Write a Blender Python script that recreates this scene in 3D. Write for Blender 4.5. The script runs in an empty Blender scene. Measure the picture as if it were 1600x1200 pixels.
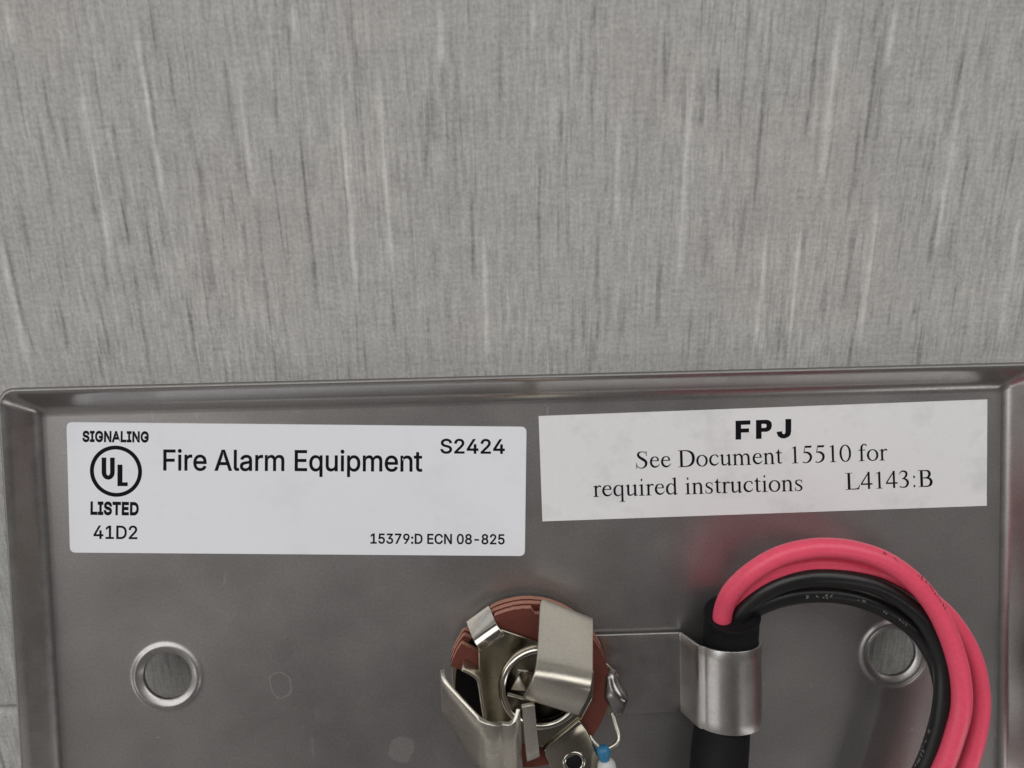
import bpy, math, random
import numpy as np
from mathutils import Matrix, Vector

random.seed(7)
RNG = np.random.default_rng(11)
SC = bpy.context.scene
COL = SC.collection

# ------------------------------------------------------------------ frames
# Everything on the plate is measured in millimetres in the plate's own frame:
# u along its length, v across it, w out of its back (towards the viewer).
# The plate lies face down on a flat fabric surface (world z = 0), resting on
# its upper rim and on the jack nut that sticks out of its front: 16 deg tilt.
TILT = math.radians(15.98)
ct, st = math.cos(TILT), math.sin(TILT)
HB, HC, THK = 53.5, 30.0, 0.5            # half length / half width at the bend
ROT = np.array([[1, 0, 0], [0, ct, st], [0, -st, ct]])   # columns = u, v, w axes
_low = ROT @ np.array([0, HC + 0.9, -THK + 0.06])
ORI = np.array([0, 0, -_low[2]])         # lowest edge touches z = 0

def world(p):                            # plate mm -> world metres
    return (ROT @ np.asarray(p, float) + ORI) * 0.001

# ------------------------------------------------------------------ camera
FPX = 1300.0
def rodr(r):
    r = np.array(r); t = np.linalg.norm(r); k = r / t
    K = np.array([[0, -k[2], k[1]], [k[2], 0, -k[0]], [-k[1], k[0], 0]])
    return np.eye(3) + math.sin(t) * K + (1 - math.cos(t)) * K @ K
CR = rodr([0.061, 0.019, 0.025])
CC = np.array([-3.290, 38.024, 93.218])
cam_d = bpy.data.cameras.new('camera')
cam = bpy.data.objects.new('camera', cam_d); COL.objects.link(cam)
cam_d.sensor_width = 36.0
cam_d.lens = FPX / 1600 * 36.0
cam_d.clip_start, cam_d.clip_end = 0.002, 50
m3 = ROT @ CR.T
mw = Matrix.Identity(4)
for i in range(3):
    for j in range(3): mw[i][j] = m3[i, j]
    mw[i][3] = world(CC)[i]
cam.matrix_world = mw
cam_d.dof.use_dof = True
cam_d.dof.focus_distance = 0.0935
cam_d.dof.aperture_fstop = cam_d.lens / 0.7
SC.camera = cam

# ------------------------------------------------------------------ world + lamps
wd = bpy.data.worlds.new('World'); SC.world = wd; wd.use_nodes = True
bg = wd.node_tree.nodes['Background']
# a dim room: darkest straight overhead (where the viewer stands), lighter to the left and in front
wt = wd.node_tree
tc_ = wt.nodes.new('ShaderNodeTexCoord')
dt_ = wt.nodes.new('ShaderNodeVectorMath'); dt_.operation = 'DOT_PRODUCT'
dt_.inputs[1].default_value = (-.75, -.62, 0)
wt.links.new(tc_.outputs['Generated'], dt_.inputs[0])
mr_ = wt.nodes.new('ShaderNodeMapRange'); mr_.interpolation_type = 'SMOOTHSTEP'
for i_, v_ in enumerate((-.05, .8, .06, .20)): mr_.inputs[i_ + 1].default_value = v_
wt.links.new(dt_.outputs['Value'], mr_.inputs[0])
wt.links.new(mr_.outputs[0], bg.inputs[1])
bg.inputs[0].default_value = (1.0, 0.935, 0.925, 1)

def area(name, loc, target, size, power, col=(1, 1, 1)):
    l = bpy.data.lights.new(name, 'AREA'); l.shape = 'RECTANGLE'
    l.size, l.size_y = size; l.energy = power; l.color = col
    o = bpy.data.objects.new(name, l); COL.objects.link(o)
    o.location = loc
    o.rotation_euler = (Vector(target) - Vector(loc)).to_track_quat('-Z', 'Y').to_euler()
    return o
area('ceiling_lamp', (-0.85, 0.95, 0.95), (0, 0, 0), (2.0, 1.1), 11.8, (1.0, 0.985, 0.97))
area('ceiling_lamp', (0.75, 1.15, 0.9), (0, 0, 0), (1.6, 1.0), 8.4, (1.0, 0.985, 0.97))
area('ceiling_lamp', (-1.15, -0.45, 0.5), (0, 0, 0), (0.2, 1.2), 1.1, (1.0, 0.98, 0.96))
area('ceiling_lamp', (0.85, -0.6, 0.75), (0, 0, 0), (0.2, 1.1), 1.1, (1.0, 0.98, 0.96))

SC.view_settings.view_transform = 'Standard'
SC.view_settings.look = 'None'
SC.view_settings.exposure = 0.2
SC.view_settings.gamma = 1.0
SC.view_settings.use_curve_mapping = False

# ------------------------------------------------------------------ measuring
def ray(px, py):
    d = CR.T @ np.array([(px - 800) / FPX, -(py - 600) / FPX, -1.0])
    return d
def at(px, py, w):                       # plate point at height w
    d = ray(px, py); t = (w - CC[2]) / d[2]
    return CC + d * t
def at_fabric(px, py):                   # world mm on z = 0
    o = ROT @ CC + ORI; d = ROT @ ray(px, py)
    return o + d * (-o[2] / d[2])

# ------------------------------------------------------------------ materials
def mat(name, base=(.5, .5, .5), rough=.5, metal=0.0, spec=.5):
    m = bpy.data.materials.new(name); m.use_nodes = True
    b = m.node_tree.nodes['Principled BSDF']
    b.inputs['Base Color'].default_value = (*base, 1)
    b.inputs['Roughness'].default_value = rough
    b.inputs['Metallic'].default_value = metal
    b.inputs['Specular IOR Level'].default_value = spec
    return m, m.node_tree, b
def N(t, kind, **kw):
    n = t.nodes.new(kind)
    for k, v in kw.items(): setattr(n, k, v)
    return n
def coords(t, scale, rot=(0, 0, 0)):
    tc = N(t, 'ShaderNodeTexCoord'); mp = N(t, 'ShaderNodeMapping')
    mp.inputs['Scale'].default_value = scale
    mp.inputs['Rotation'].default_value = rot
    t.links.new(tc.outputs['Object'], mp.inputs['Vector'])
    return mp.outputs['Vector']
def noise(t, scale, detail=2, rough=.5, rot=(0, 0, 0), dist=0.0):
    n = N(t, 'ShaderNodeTexNoise'); n.inputs['Scale'].default_value = 1
    n.inputs['Detail'].default_value = detail; n.inputs['Roughness'].default_value = rough
    n.inputs['Distortion'].default_value = dist
    t.links.new(coords(t, scale, rot), n.inputs['Vector'])
    return n.outputs['Fac']
def math_(t, op, a, b=None, c=None):
    n = N(t, 'ShaderNodeMath', operation=op)
    for i, x in enumerate((a, b, c)):
        if x is None: continue
        if isinstance(x, (int, float)): n.inputs[i].default_value = x
        else: t.links.new(x, n.inputs[i])
    return n.outputs[0]
def rng(t, x, a, b, c, d):
    n = N(t, 'ShaderNodeMapRange'); t.links.new(x, n.inputs[0])
    for i, v in enumerate((a, b, c, d)): n.inputs[i + 1].default_value = v
    return n.outputs[0]
def bump(t, b, h, strength, dist):
    n = N(t, 'ShaderNodeBump'); n.inputs['Strength'].default_value = strength
    n.inputs['Distance'].default_value = dist
    t.links.new(h, n.inputs['Height']); t.links.new(n.outputs[0], b.inputs['Normal'])
def scaled_colour(t, b, base, fac):      # base colour times a varying factor
    n = N(t, 'ShaderNodeMix', data_type='RGBA', blend_type='MULTIPLY')
    n.inputs[0].default_value = 1
    n.inputs[6].default_value = (*base, 1)
    cr = N(t, 'ShaderNodeCombineColor')
    for i in range(3): t.links.new(fac, cr.inputs[i])
    t.links.new(cr.outputs[0], n.inputs[7])
    t.links.new(n.outputs[2], b.inputs['Base Color'])

def fabric_material():
    base = (.505, .503, .488)
    m, t, b = mat('woven_fabric', base, .9, 0, .15)
    at_ = N(t, 'ShaderNodeAttribute', attribute_name='slub')
    slub = at_.outputs['Fac']
    warp = noise(t, (2300, 210, 1), 3, .65)
    warp2 = noise(t, (1500, 70, 1), 2, .5)
    weft = noise(t, (420, 2100, 1), 2, .5)
    cloud = noise(t, (70, 45, 1), 3, .6)
    grain = noise(t, (2600, 2600, 1), 1, .5)
    act = rng(t, cloud, .35, .65, .45, 1.3)       # warp contrast comes and goes
    a = math_(t, 'MULTIPLY', math_(t, 'SUBTRACT', warp, .5), act)
    a = math_(t, 'MULTIPLY', a, .98)
    d = rng(t, warp2, .28, .40, -.27, 0)           # sparse darker dashes
    e = math_(t, 'MULTIPLY', math_(t, 'SUBTRACT', weft, .5), .26)
    g = math_(t, 'MULTIPLY', math_(t, 'SUBTRACT', grain, .5), .50)
    cl = math_(t, 'MULTIPLY', math_(t, 'SUBTRACT', cloud, .5), .14)
    band = noise(t, (75, 330, 1), 2, .55)         # uneven picks across the cloth
    cl = math_(t, 'ADD', cl, math_(t, 'MULTIPLY', math_(t, 'SUBTRACT', band, .5), .17))
    s = math_(t, 'MULTIPLY', slub, .40)
    f = math_(t, 'ADD', a, d); f = math_(t, 'ADD', f, e); f = math_(t, 'ADD', f, g)
    f = math_(t, 'ADD', f, cl); f = math_(t, 'ADD', f, s); f = math_(t, 'ADD', f, 1.0)
    scaled_colour(t, b, base, f)
    tint = noise(t, (38, 30, 1), 2, .5)
    src = b.inputs['Base Color'].links[0].from_node
    tm = N(t, 'ShaderNodeMix', data_type='RGBA'); t.links.new(rng(t, tint, .38, .62, 0, 1), tm.inputs[0])
    tm.inputs[6].default_value = (base[0] * 1.008, base[1] * .992, base[2] * .985, 1)
    tm.inputs[7].default_value = (base[0] * .982, base[1] * 1.0, base[2] * .985, 1)
    t.links.new(tm.outputs[2], src.inputs[6])
    h = math_(t, 'ADD', math_(t, 'MULTIPLY', warp, .5), math_(t, 'MULTIPLY', weft, .5))
    h = math_(t, 'ADD', h, math_(t, 'MULTIPLY', slub, .5))
    bump(t, b, h, .55, .00012)
    return m

def steel_material():
    m, t, b = mat('satin_steel', (.56, .545, .53), .3, 1.0)
    n1 = noise(t, (60, 60, 60), 4, .6)
    n2 = noise(t, (900, 900, 900), 2, .5)
    fine = noise(t, (3300, 3300, 3300), 2, .6)
    dust = rng(t, noise(t, (1500, 1500, 1500), 1, .4), .80, .85, 0, .7)
    r = rng(t, n1, .3, .7, .40, .50)
    # dried droplet ring and a matte blot left of the jack
    geo = coords(t, (1, 1, 1)); 
    wob = noise(t, (420, 420, 420), 2, .5)
    def spot(c, r0, ring):
        vs = N(t, 'ShaderNodeVectorMath', operation='DISTANCE')
        t.links.new(geo, vs.inputs[0]); vs.inputs[1].default_value = (c[0] * .001, c[1] * .001, 0)
        dd = math_(t, 'ADD', vs.outputs['Value'], math_(t, 'MULTIPLY', math_(t, 'SUBTRACT', wob, .5), r0 * .0011))
        if ring:
            x = math_(t, 'ABSOLUTE', math_(t, 'SUBTRACT', dd, r0 * .001))
            return rng(t, x, .00005, .00016, 1, 0)
        return rng(t, dd, r0 * .0009, r0 * .00108, 1, 0)
    ring = spot(at(440, 1070, 0), 1.35, True)
    ring2 = spot(at(440, 1015, 0), 1.5, True)
    blot = spot(at(627, 1172, 0), 1.5, False)
    scr = noise(t, (420, 110, 200), 3, .55, (0, 0, .5), 1.6)
    scr = rng(t, scr, .68, .76, 0, 1)
    scr2 = noise(t, (90, 520, 200), 3, .55, (0, 0, .35), 1.9)
    scr2 = rng(t, scr2, .68, .76, 0, 1)
    sm = rng(t, n2, .62, .8, 0, .5)
    k = math_(t, 'ADD', math_(t, 'MULTIPLY', ring, .07), math_(t, 'MULTIPLY', blot, .08))
    k = math_(t, 'ADD', k, math_(t, 'MULTIPLY', ring2, .025))
    k = math_(t, 'ADD', k, math_(t, 'MULTIPLY', scr, .05))
    k = math_(t, 'ADD', k, math_(t, 'MULTIPLY', scr2, .02))
    k = math_(t, 'ADD', k, math_(t, 'MULTIPLY', sm, .05))
    b2 = N(t, 'ShaderNodeBsdfPrincipled'); b2.inputs['Metallic'].default_value = 1
    t.links.new(math_(t, 'ADD', r, k), b2.inputs['Roughness'])
    t.links.new(math_(t, 'ADD', math_(t, 'MULTIPLY', r, .55), math_(t, 'MULTIPLY', k, .6)), b.inputs['Roughness'])
    f = math_(t, 'ADD', 1.0, math_(t, 'MULTIPLY', math_(t, 'SUBTRACT', fine, .5), .38))
    f = math_(t, 'ADD', f, dust)
    f = math_(t, 'ADD', f, math_(t, 'MULTIPLY', math_(t, 'SUBTRACT', n1, .5), .34))
    f = math_(t, 'ADD', f, math_(t, 'MULTIPLY', k, .5))
    scaled_colour(t, b, (.45, .437, .428), f)
    scaled_colour(t, b2, (.45, .437, .428), f)
    hh = math_(t, 'ADD', n2, math_(t, 'MULTIPLY', fine, .4))
    bump(t, b, hh, .04, .00001); bump(t, b2, hh, .04, .00001)
    mx = N(t, 'ShaderNodeMixShader'); mx.inputs[0].default_value = .70
    t.links.new(b.outputs[0], mx.inputs[1]); t.links.new(b2.outputs[0], mx.inputs[2])
    t.links.new(mx.outputs[0], t.nodes['Material Output'].inputs['Surface'])
    return m

def nickel(name, base, rough):
    m, t, b = mat(name, base, rough, 1.0)
    n = noise(t, (500, 500, 500), 3, .6)
    t.links.new(rng(t, n, .3, .7, rough * .92, rough * 1.12), b.inputs['Roughness'])
    f = noise(t, (3500, 3500, 3500), 1, .5)
    scaled_colour(t, b, base, rng(t, f, .2, .8, .9, 1.08))
    bump(t, b, n, .012, .00001)
    return m

def paper_material(name, base, amp, blotch):
    m, t, b = mat(name, base, .45, 0, .35)
    n = noise(t, (160, 160, 160), 4, .65)
    g = noise(t, (2200, 2200, 2200), 2, .5)
    bl = rng(t, n, .52, .72, 0, blotch)
    f = math_(t, 'SUBTRACT', 1.0, bl)
    f = math_(t, 'ADD', f, math_(t, 'MULTIPLY', math_(t, 'SUBTRACT', g, .5), amp))
    scaled_colour(t, b, base, f)
    bump(t, b, g, .12, .00003)
    return m

def rubbery(name, base, rough, amp=.2, spec=.4):
    m, t, b = mat(name, base, rough, 0, spec)
    g = noise(t, (2500, 2500, 2500), 2, .5)
    n = noise(t, (300, 300, 300), 3, .5)
    f = math_(t, 'ADD', rng(t, g, .2, .8, 1 - amp, 1 + amp), math_(t, 'MULTIPLY', math_(t, 'SUBTRACT', n, .5), amp))
    scaled_colour(t, b, base, f)
    t.links.new(rng(t, n, .3, .7, rough * .85, rough * 1.2), b.inputs['Roughness'])
    bump(t, b, math_(t, 'ADD', n, math_(t, 'MULTIPLY', g, .3)), .15, .00006)
    return m

M_FAB = fabric_material()
M_STEEL = steel_material()
M_EDGE = nickel('sheared_steel_edge', (.30, .29, .28), .5)
M_RIM = nickel('drawn_steel_rim', (.50, .485, .472), .30)
M_DULL = nickel('tarnished_brass', (.34, .29, .23), .5)
M_FOLD = nickel('folded_spring_nickel', (.55, .52, .45), .28)
M_CAVITY = mat('cavity_shade', (.006, .005, .005), .8, 0, .05)[0]  # near-black colour painted in for the shade inside the jack
M_BORE = nickel('shaded_bore', (.10, .09, .075), .3)  # shade inside the bushing put into a darker metal colour
M_STRAP = nickel('clamp_steel', (.53, .515, .50), .33)
M_NICK = nickel('nickel_silver', (.40, .37, .30), .17)
M_BUSH = nickel('polished_nickel', (.66, .63, .57), .14)
M_SPRING = nickel('spring_nickel', (.63, .60, .52), .34)
M_SOLDER = nickel('solder', (.36, .35, .34), .24)
M_LAB1 = paper_material('gloss_label_paper', (.88, .90, .94), .03, .05)
M_LAB2 = paper_material('matte_label_paper', (.85, .85, .86), .06, .14)
M_INK = mat('black_ink', (.007, .007, .010), .6, 0, .1)[0]
M_PHEN = rubbery('phenolic_board', (.125, .034, .023), .55, .12, .3)
M_PHENE = rubbery('phenolic_cut_edge', (.46, .22, .16), .7, .15, .2)
M_RED = rubbery('red_insulation', (.90, .10, .175), .3, .07, .4)
M_BLACK = rubbery('black_insulation', (.013, .013, .013), .32, .2, .5)
M_SLEEVE = rubbery('heat_shrink', (.007, .0065, .008), .7, .2, .22)
M_BLUE = rubbery('blue_lacquer', (.03, .19, .36), .35, .12, .5)
M_WHITE = rubbery('white_lacquer', (.62, .62, .60), .4, .06, .4)
M_GREY = mat('grey_print', (.16, .16, .155), .6)[0]
M_DKRED = mat('dark_print', (.14, .012, .022), .6)[0]

# ------------------------------------------------------------------ builders
class MB:
    def __init__(s): s.v, s.f, s.s, s.m = [], [], [], []
    def pts(s, ps):
        i = len(s.v); s.v += [tuple(map(float, p)) for p in ps]; return list(range(i, i + len(ps)))
    def face(s, idx, smooth=False, mi=0): s.f.append(tuple(idx)); s.s.append(smooth); s.m.append(mi)
    def grid(s, rows, closed=False, smooth=True, mi=0, flip=False):
        R = [s.pts(r) for r in rows]
        n = len(R[0])
        for a, b in zip(R, R[1:]):
            for j in range(n if closed else n - 1):
                k = (j + 1) % n
                q = (a[j], a[k], b[k], b[j])
                s.face(q[::-1] if flip else q, smooth, mi)
        return R
    def prism(s, poly, w0, w1, mi=0, mside=None):   # outline (list of 2-D) extruded in w
        a = s.pts([(p[0], p[1], w0) for p in poly]); b = s.pts([(p[0], p[1], w1) for p in poly])
        s.face(b, False, mi); s.face(a[::-1], False, mi)
        n = len(poly)
        for j in range(n):
            k = (j + 1) % n
            s.face((a[j], a[k], b[k], b[j]), False, mi if mside is None else mside)
    def tube(s, path, rad, seg=20, cap=True, mi=0):
        P = [np.array(p, float) for p in path]
        n = len(P); rows = []
        T = [P[min(i + 1, n - 1)] - P[max(i - 1, 0)] for i in range(n)]
        T = [x / np.linalg.norm(x) for x in T]
        x = np.cross(T[0], [0, 0, 1.0])
        if np.linalg.norm(x) < 1e-3: x = np.cross(T[0], [0, 1.0, 0])
        x /= np.linalg.norm(x)
        for i in range(n):
            x = x - T[i] * (x @ T[i]); x /= np.linalg.norm(x)
            y = np.cross(T[i], x)
            r = rad[i] if hasattr(rad, '__len__') else rad
            rows.append([P[i] + r * (math.cos(a) * x + math.sin(a) * y)
                         for a in [2 * math.pi * k / seg for k in range(seg)]])
        R = s.grid(rows, True, True, mi)
        if cap:
            s.face(R[0][::-1], False, mi); s.face(R[-1], False, mi)
    def lathe(s, prof, centre=(0, 0), seg=48, mi=0):
        s.grid([[(centre[0] + r * math.cos(a), centre[1] + r * math.sin(a), w)
                 for a in [2 * math.pi * k / seg for k in range(seg)]] for r, w in prof], True, True, mi, flip=True)
    def build(s, name, mats, parent, base, label=None):
        me = bpy.data.meshes.new(name)
        me.from_pydata([((x - base[0]) * .001, (y - base[1]) * .001, (z - base[2]) * .001) for x, y, z in s.v], [], s.f)
        me.polygons.foreach_set('use_smooth', s.s)
        for mm in (mats if isinstance(mats, (list, tuple)) else [mats]): me.materials.append(mm)
        me.polygons.foreach_set('material_index', s.m)
        me.update()
        o = bpy.data.objects.new(name, me); COL.objects.link(o)
        if parent is not None: o.parent = parent
        if label: o['label'] = label
        return o

def thing(name, base, label, cat, group=None):
    o = bpy.data.objects.new(name, None); COL.objects.link(o)
    o.empty_display_size = .01
    m = Matrix.Identity(4); p = world(base)
    for i in range(3):
        for j in range(3): m[i][j] = ROT[i, j]
        m[i][3] = p[i]
    o.matrix_world = m
    o['label'] = label; o['category'] = cat
    if group: o['group'] = group
    return o

def smooth_path(ps, n=8):                # Catmull-Rom through points of any dimension
    P = [np.array(p, float) for p in ps]
    P = [2 * P[0] - P[1]] + P + [2 * P[-1] - P[-2]]
    out = []
    for i in range(1, len(P) - 2):
        a, b, c, d = P[i - 1:i + 3]
        for k in range(n):
            t = k / n
            out.append(.5 * (2 * b + (c - a) * t + (2 * a - 5 * b + 4 * c - d) * t * t + (3 * b - a - 3 * c + d) * t ** 3))
    out.append(P[-2]); return out

def solid(o, t, bev=0.0, offset=-1):
    md = o.modifiers.new('thickness', 'SOLIDIFY'); md.thickness = t * .001; md.offset = offset
    if bev:
        b = o.modifiers.new('edge', 'BEVEL'); b.width = bev * .001; b.segments = 2
        b.limit_method = 'ANGLE'; b.angle_limit = math.radians(72)
    return o

# ------------------------------------------------------------------ the fabric surface (setting)
def build_fabric():
    Z = at_fabric(16, 1108)[1]           # a seam runs across below here
    xs = np.concatenate([np.linspace(-190, -72, 20)[:-1], np.arange(-72, 72, .14), np.linspace(72, 190, 20)])
    ys = np.concatenate([np.linspace(-170, -60, 20)[:-1], np.arange(-60, Z - 1.2, 1.4),
                         [Z - .75, Z - .5, Z - .3, Z - .12, Z + .12, Z + .3, Z + .5, Z + .8],
                         np.arange(Z + 1.4, 76, 1.3), np.linspace(76.5, 180, 20)])
    X, Y = np.meshgrid(xs, ys)
    S = np.zeros_like(X)
    L, D = 1.0, -1.0
    marks = [  # x0,y0,x1,y1 (where each slub is seen), sign, width mm
        (8, 0, 22, 75, L, .8, .3), (205, 0, 262, 345, L, 1.1, .28), (120, 100, 180, 435, L, 1, .3), (370, 105, 398, 320, L, .9, .3),
        (-2, 370, 50, 592, L, 1, .34), (57, 170, 84, 330, D, .9, .25), (97, 185, 111, 250, D, .8, .25), (221, 62, 250, 245, D, 1, .3),
        (348, 85, 366, 222, D, .9, .26), (308, 245, 320, 315, D, .9, .26), (312, 290, 338, 480, D, 1, .3), (0, 335, 42, 530, D, .9, .28),
        (90, 455, 109, 558, D, 1, .26), (157, 390, 171, 462, D, .9, .25), (207, 408, 238, 600, D, 1.1, .25), (220, 295, 252, 485, D, 1, .28),
        (178, 515, 190, 548, D, .8, .25), (142, 300, 150, 350, D, .6, .3), (190, 300, 203, 390, D, .7, .26), (70, 290, 92, 350, D, .5, .3),
        (466, 185, 500, 512, D, 1.2, .3), (531, 140, 560, 492, L, 1, .3), (560, 430, 563, 478, D, .8, .22), (588, 85, 614, 440, L, 1, .3),
        (737, 290, 740, 435, D, .8, .3), (756, 355, 761, 585, L, 1, .34), (401, 300, 417, 490, D, .7, .26), (437, 560, 441, 600, D, .9, .28),
        (458, 0, 464, 75, L, .8, .3), (684, 0, 692, 115, L, 1, .32), (704, 50, 708, 108, D, .9, .3), (672, 130, 663, 300, D, 1, .35),
        (565, 220, 570, 280, D, .8, .3), (781, 55, 781, 165, D, .9, .26), (428, 130, 434, 210, D, .7, .26), (561, 140, 564, 190, D, .6, .25),
        (835, 0, 836, 60, L, .8, .32), (968, 170, 963, 360, L, .8, .33), (1083, 100, 1058, 465, L, .9, .34), (877, 165, 876, 262, D, .7, .28),
        (1097, 120, 1095, 200, D, .8, .3), (1172, 0, 1152, 245, D, .8, .3), (1200, 75, 1172, 390, D, 1.1, .3), (1118, 45, 1112, 95, D, .7, .3),
        (1125, 110, 1121, 160, D, .7, .3), (948, 275, 947, 305, D, .8, .3), (935, 345, 931, 480, D, .9, .3), (1032, 408, 1028, 510, D, 1.1, .34),
        (1050, 318, 1049, 352, D, .8, .3), (975, 445, 973, 545, D, .7, .3), (845, 410, 843, 452, D, .6, .3), (1196, 370, 1181, 545, L, .9, .34),
        (1111, 485, 1106, 545, D, .8, .26), (928, 50, 930, 0, D, .7, .3), (884, 545, 886, 575, D, .8, .26),
        (1283, 0, 1257, 228, D, 1.1, .3), (1316, 0, 1281, 300, L, 1.1, .33), (1252, 345, 1231, 545, L, 1.05, .34), (1375, 50, 1345, 275, D, 1, .26),
        (1380, 0, 1377, 30, D, .8, .3), (1401, 0, 1384, 118, L, 1, .32), (1364, 40, 1360, 72, D, .8, .3), (1511, 60, 1478, 215, D, 1, .28),
        (1513, 90, 1475, 310, L, 1, .3), (1477, 282, 1463, 400, L, .9, .3), (1461, 200, 1448, 285, D, .8, .26), (1516, 225, 1496, 345, D, 1, .26),
        (1600, 65, 1592, 110, D, .9, .3), (1344, 165, 1335, 275, D, .7, .26), (1376, 285, 1341, 545, L, 1.1, .34), (1600, 290, 1560, 540, L, .8, .34),
        (1470, 300, 1450, 420, D, 1, .25), (1365, 475, 1360, 505, D, .9, .25), (1432, 460, 1427, 500, D, .9, .26), (1432, 490, 1427, 540, L, .9, .36),
        (1291, 435, 1281, 545, D, .9, .28), (1225, 430, 1213, 575, D, .9, .25), (1375, 290, 1373, 345, D, .7, .28), (1442, 540, 1436, 565, D, .9, .28),
        (1510, 510, 1502, 540, D, .8, .28), (1330, 290, 1325, 335, D, .7, .26), (1259, 340, 1250, 430, D, .7, .26), (1490, 340, 1478, 445, D, .6, .25),
    ]
    st_ = []
    for x0, y0, x1, y1, sg, am, wd_ in marks:
        a, b = at_fabric(x0, y0), at_fabric(x1, y1)
        st_.append((a[0], a[1], b[0], b[1], sg * am * 1.12, wd_ * (.95 if sg > 0 else .72)))
    for _ in range(520):                 # many slight ones everywhere
        x, y = RNG.uniform(-72, 72), RNG.uniform(-60, 76)
        ln = RNG.uniform(2, 13)
        st_.append((x, y, x + RNG.normal(0, .12), y - ln, RNG.choice([-.62, -.5, -.4, .32]) * RNG.uniform(.5, 1), RNG.uniform(.2, .34)))
    for _ in range(70):                  # bold ones outside what the camera frames
        x, y = RNG.uniform(-72, 72), RNG.uniform(-60, 0)
        st_.append((x, y, x, y - RNG.uniform(8, 24), RNG.choice([-1, 1]), .3))
    for x0, y0, x1, y1, am, wd_ in st_:
        if y1 > y0: x0, y0, x1, y1 = x1, y1, x0, y0
        i0, i1 = np.searchsorted(ys, y1), np.searchsorted(ys, y0)
        j0, j1 = np.searchsorted(xs, min(x0, x1) - 1.2), np.searchsorted(xs, max(x0, x1) + 1.2)
        if i1 <= i0 or j1 <= j0: continue
        yy = Y[i0:i1, j0:j1]; t = (y0 - yy) / max(y0 - y1, .1)
        xc = x0 + (x1 - x0) * t
        tap = np.clip(t * 5, 0, 1) * np.clip((1 - t) * 5, 0, 1)
        wob = .75 + .25 * np.sin(yy * 1.7 + x0 * 9) * np.sin(yy * .63 + x0)
        S[i0:i1, j0:j1] += am * tap * wob * np.exp(-((X[i0:i1, j0:j1] - xc) / wd_) ** 2)
    S = np.clip(S, -1.3, 1.3)
    Zz = np.where(np.abs(Y - Z) < .4, -1.0, 0.0) + np.where((np.abs(Y - Z) >= .4) & (np.abs(Y - Z) < .6), -.15, 0)
    ny, nx = X.shape
    co = np.stack([X, Y, Zz], -1).reshape(-1, 3) * .001
    idx = np.arange(nx * ny).reshape(ny, nx)
    q = np.stack([idx[:-1, :-1], idx[:-1, 1:], idx[1:, 1:], idx[1:, :-1]], -1).reshape(-1, 4)
    me = bpy.data.meshes.new('fabric_surface')
    me.vertices.add(len(co)); me.vertices.foreach_set('co', co.astype(np.float32).ravel())
    me.loops.add(q.size); me.loops.foreach_set('vertex_index', q.astype(np.int32).ravel())
    me.polygons.add(len(q)); me.polygons.foreach_set('loop_start', np.arange(0, q.size, 4, dtype=np.int32))
    at_ = me.attributes.new('slub', 'FLOAT', 'POINT'); at_.data.foreach_set('value', S.astype(np.float32).ravel())
    me.update(calc_edges=True); me.validate()
    me.materials.append(M_FAB)
    o = bpy.data.objects.new('fabric_surface', me); COL.objects.link(o)
    o['kind'] = 'structure'
build_fabric()

# ------------------------------------------------------------------ wall plate
PB = (0, 0, 0)
plate = thing('wall_plate', PB, 'satin steel wall plate lying face down on grey fabric, raised rim, two white stickers', 'wall plate')
HOLES = [(-41.65, 0), (41.65, 0)]
HR = 4.5
SEG = 64

def rrect(hx, hy, r, seg=7):
    out = []
    for cx, cy, a0 in ((hx - r, hy - r, 0), (-hx + r, hy - r, 90), (-hx + r, -hy + r, 180), (hx - r, -hy + r, 270)):
        for k in range(seg + 1):
            a = math.radians(a0 + 90 * k / seg)
            out.append((cx + r * math.cos(a), cy + r * math.sin(a)))
    return out

def filled(splines):                     # triangulated 2-D fill with holes
    cu = bpy.data.curves.new('tmp', 'CURVE'); cu.dimensions = '2D'; cu.fill_mode = 'BOTH'
    for pts in splines:
        sp = cu.splines.new('POLY'); sp.points.add(len(pts) - 1); sp.use_cyclic_u = True
        for i, p in enumerate(pts): sp.points[i].co = (p[0], p[1], 0, 1)
    o = bpy.data.objects.new('tmp', cu); COL.objects.link(o)
    dg = bpy.context.evaluated_depsgraph_get()
    me = bpy.data.meshes.new_from_object(o.evaluated_get(dg))
    v = [tuple(x.co) for x in me.vertices]; f = [tuple(p.vertices) for p in me.polygons]
    bpy.data.objects.remove(o); bpy.data.curves.remove(cu); bpy.data.meshes.remove(me)
    return v, f

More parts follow.
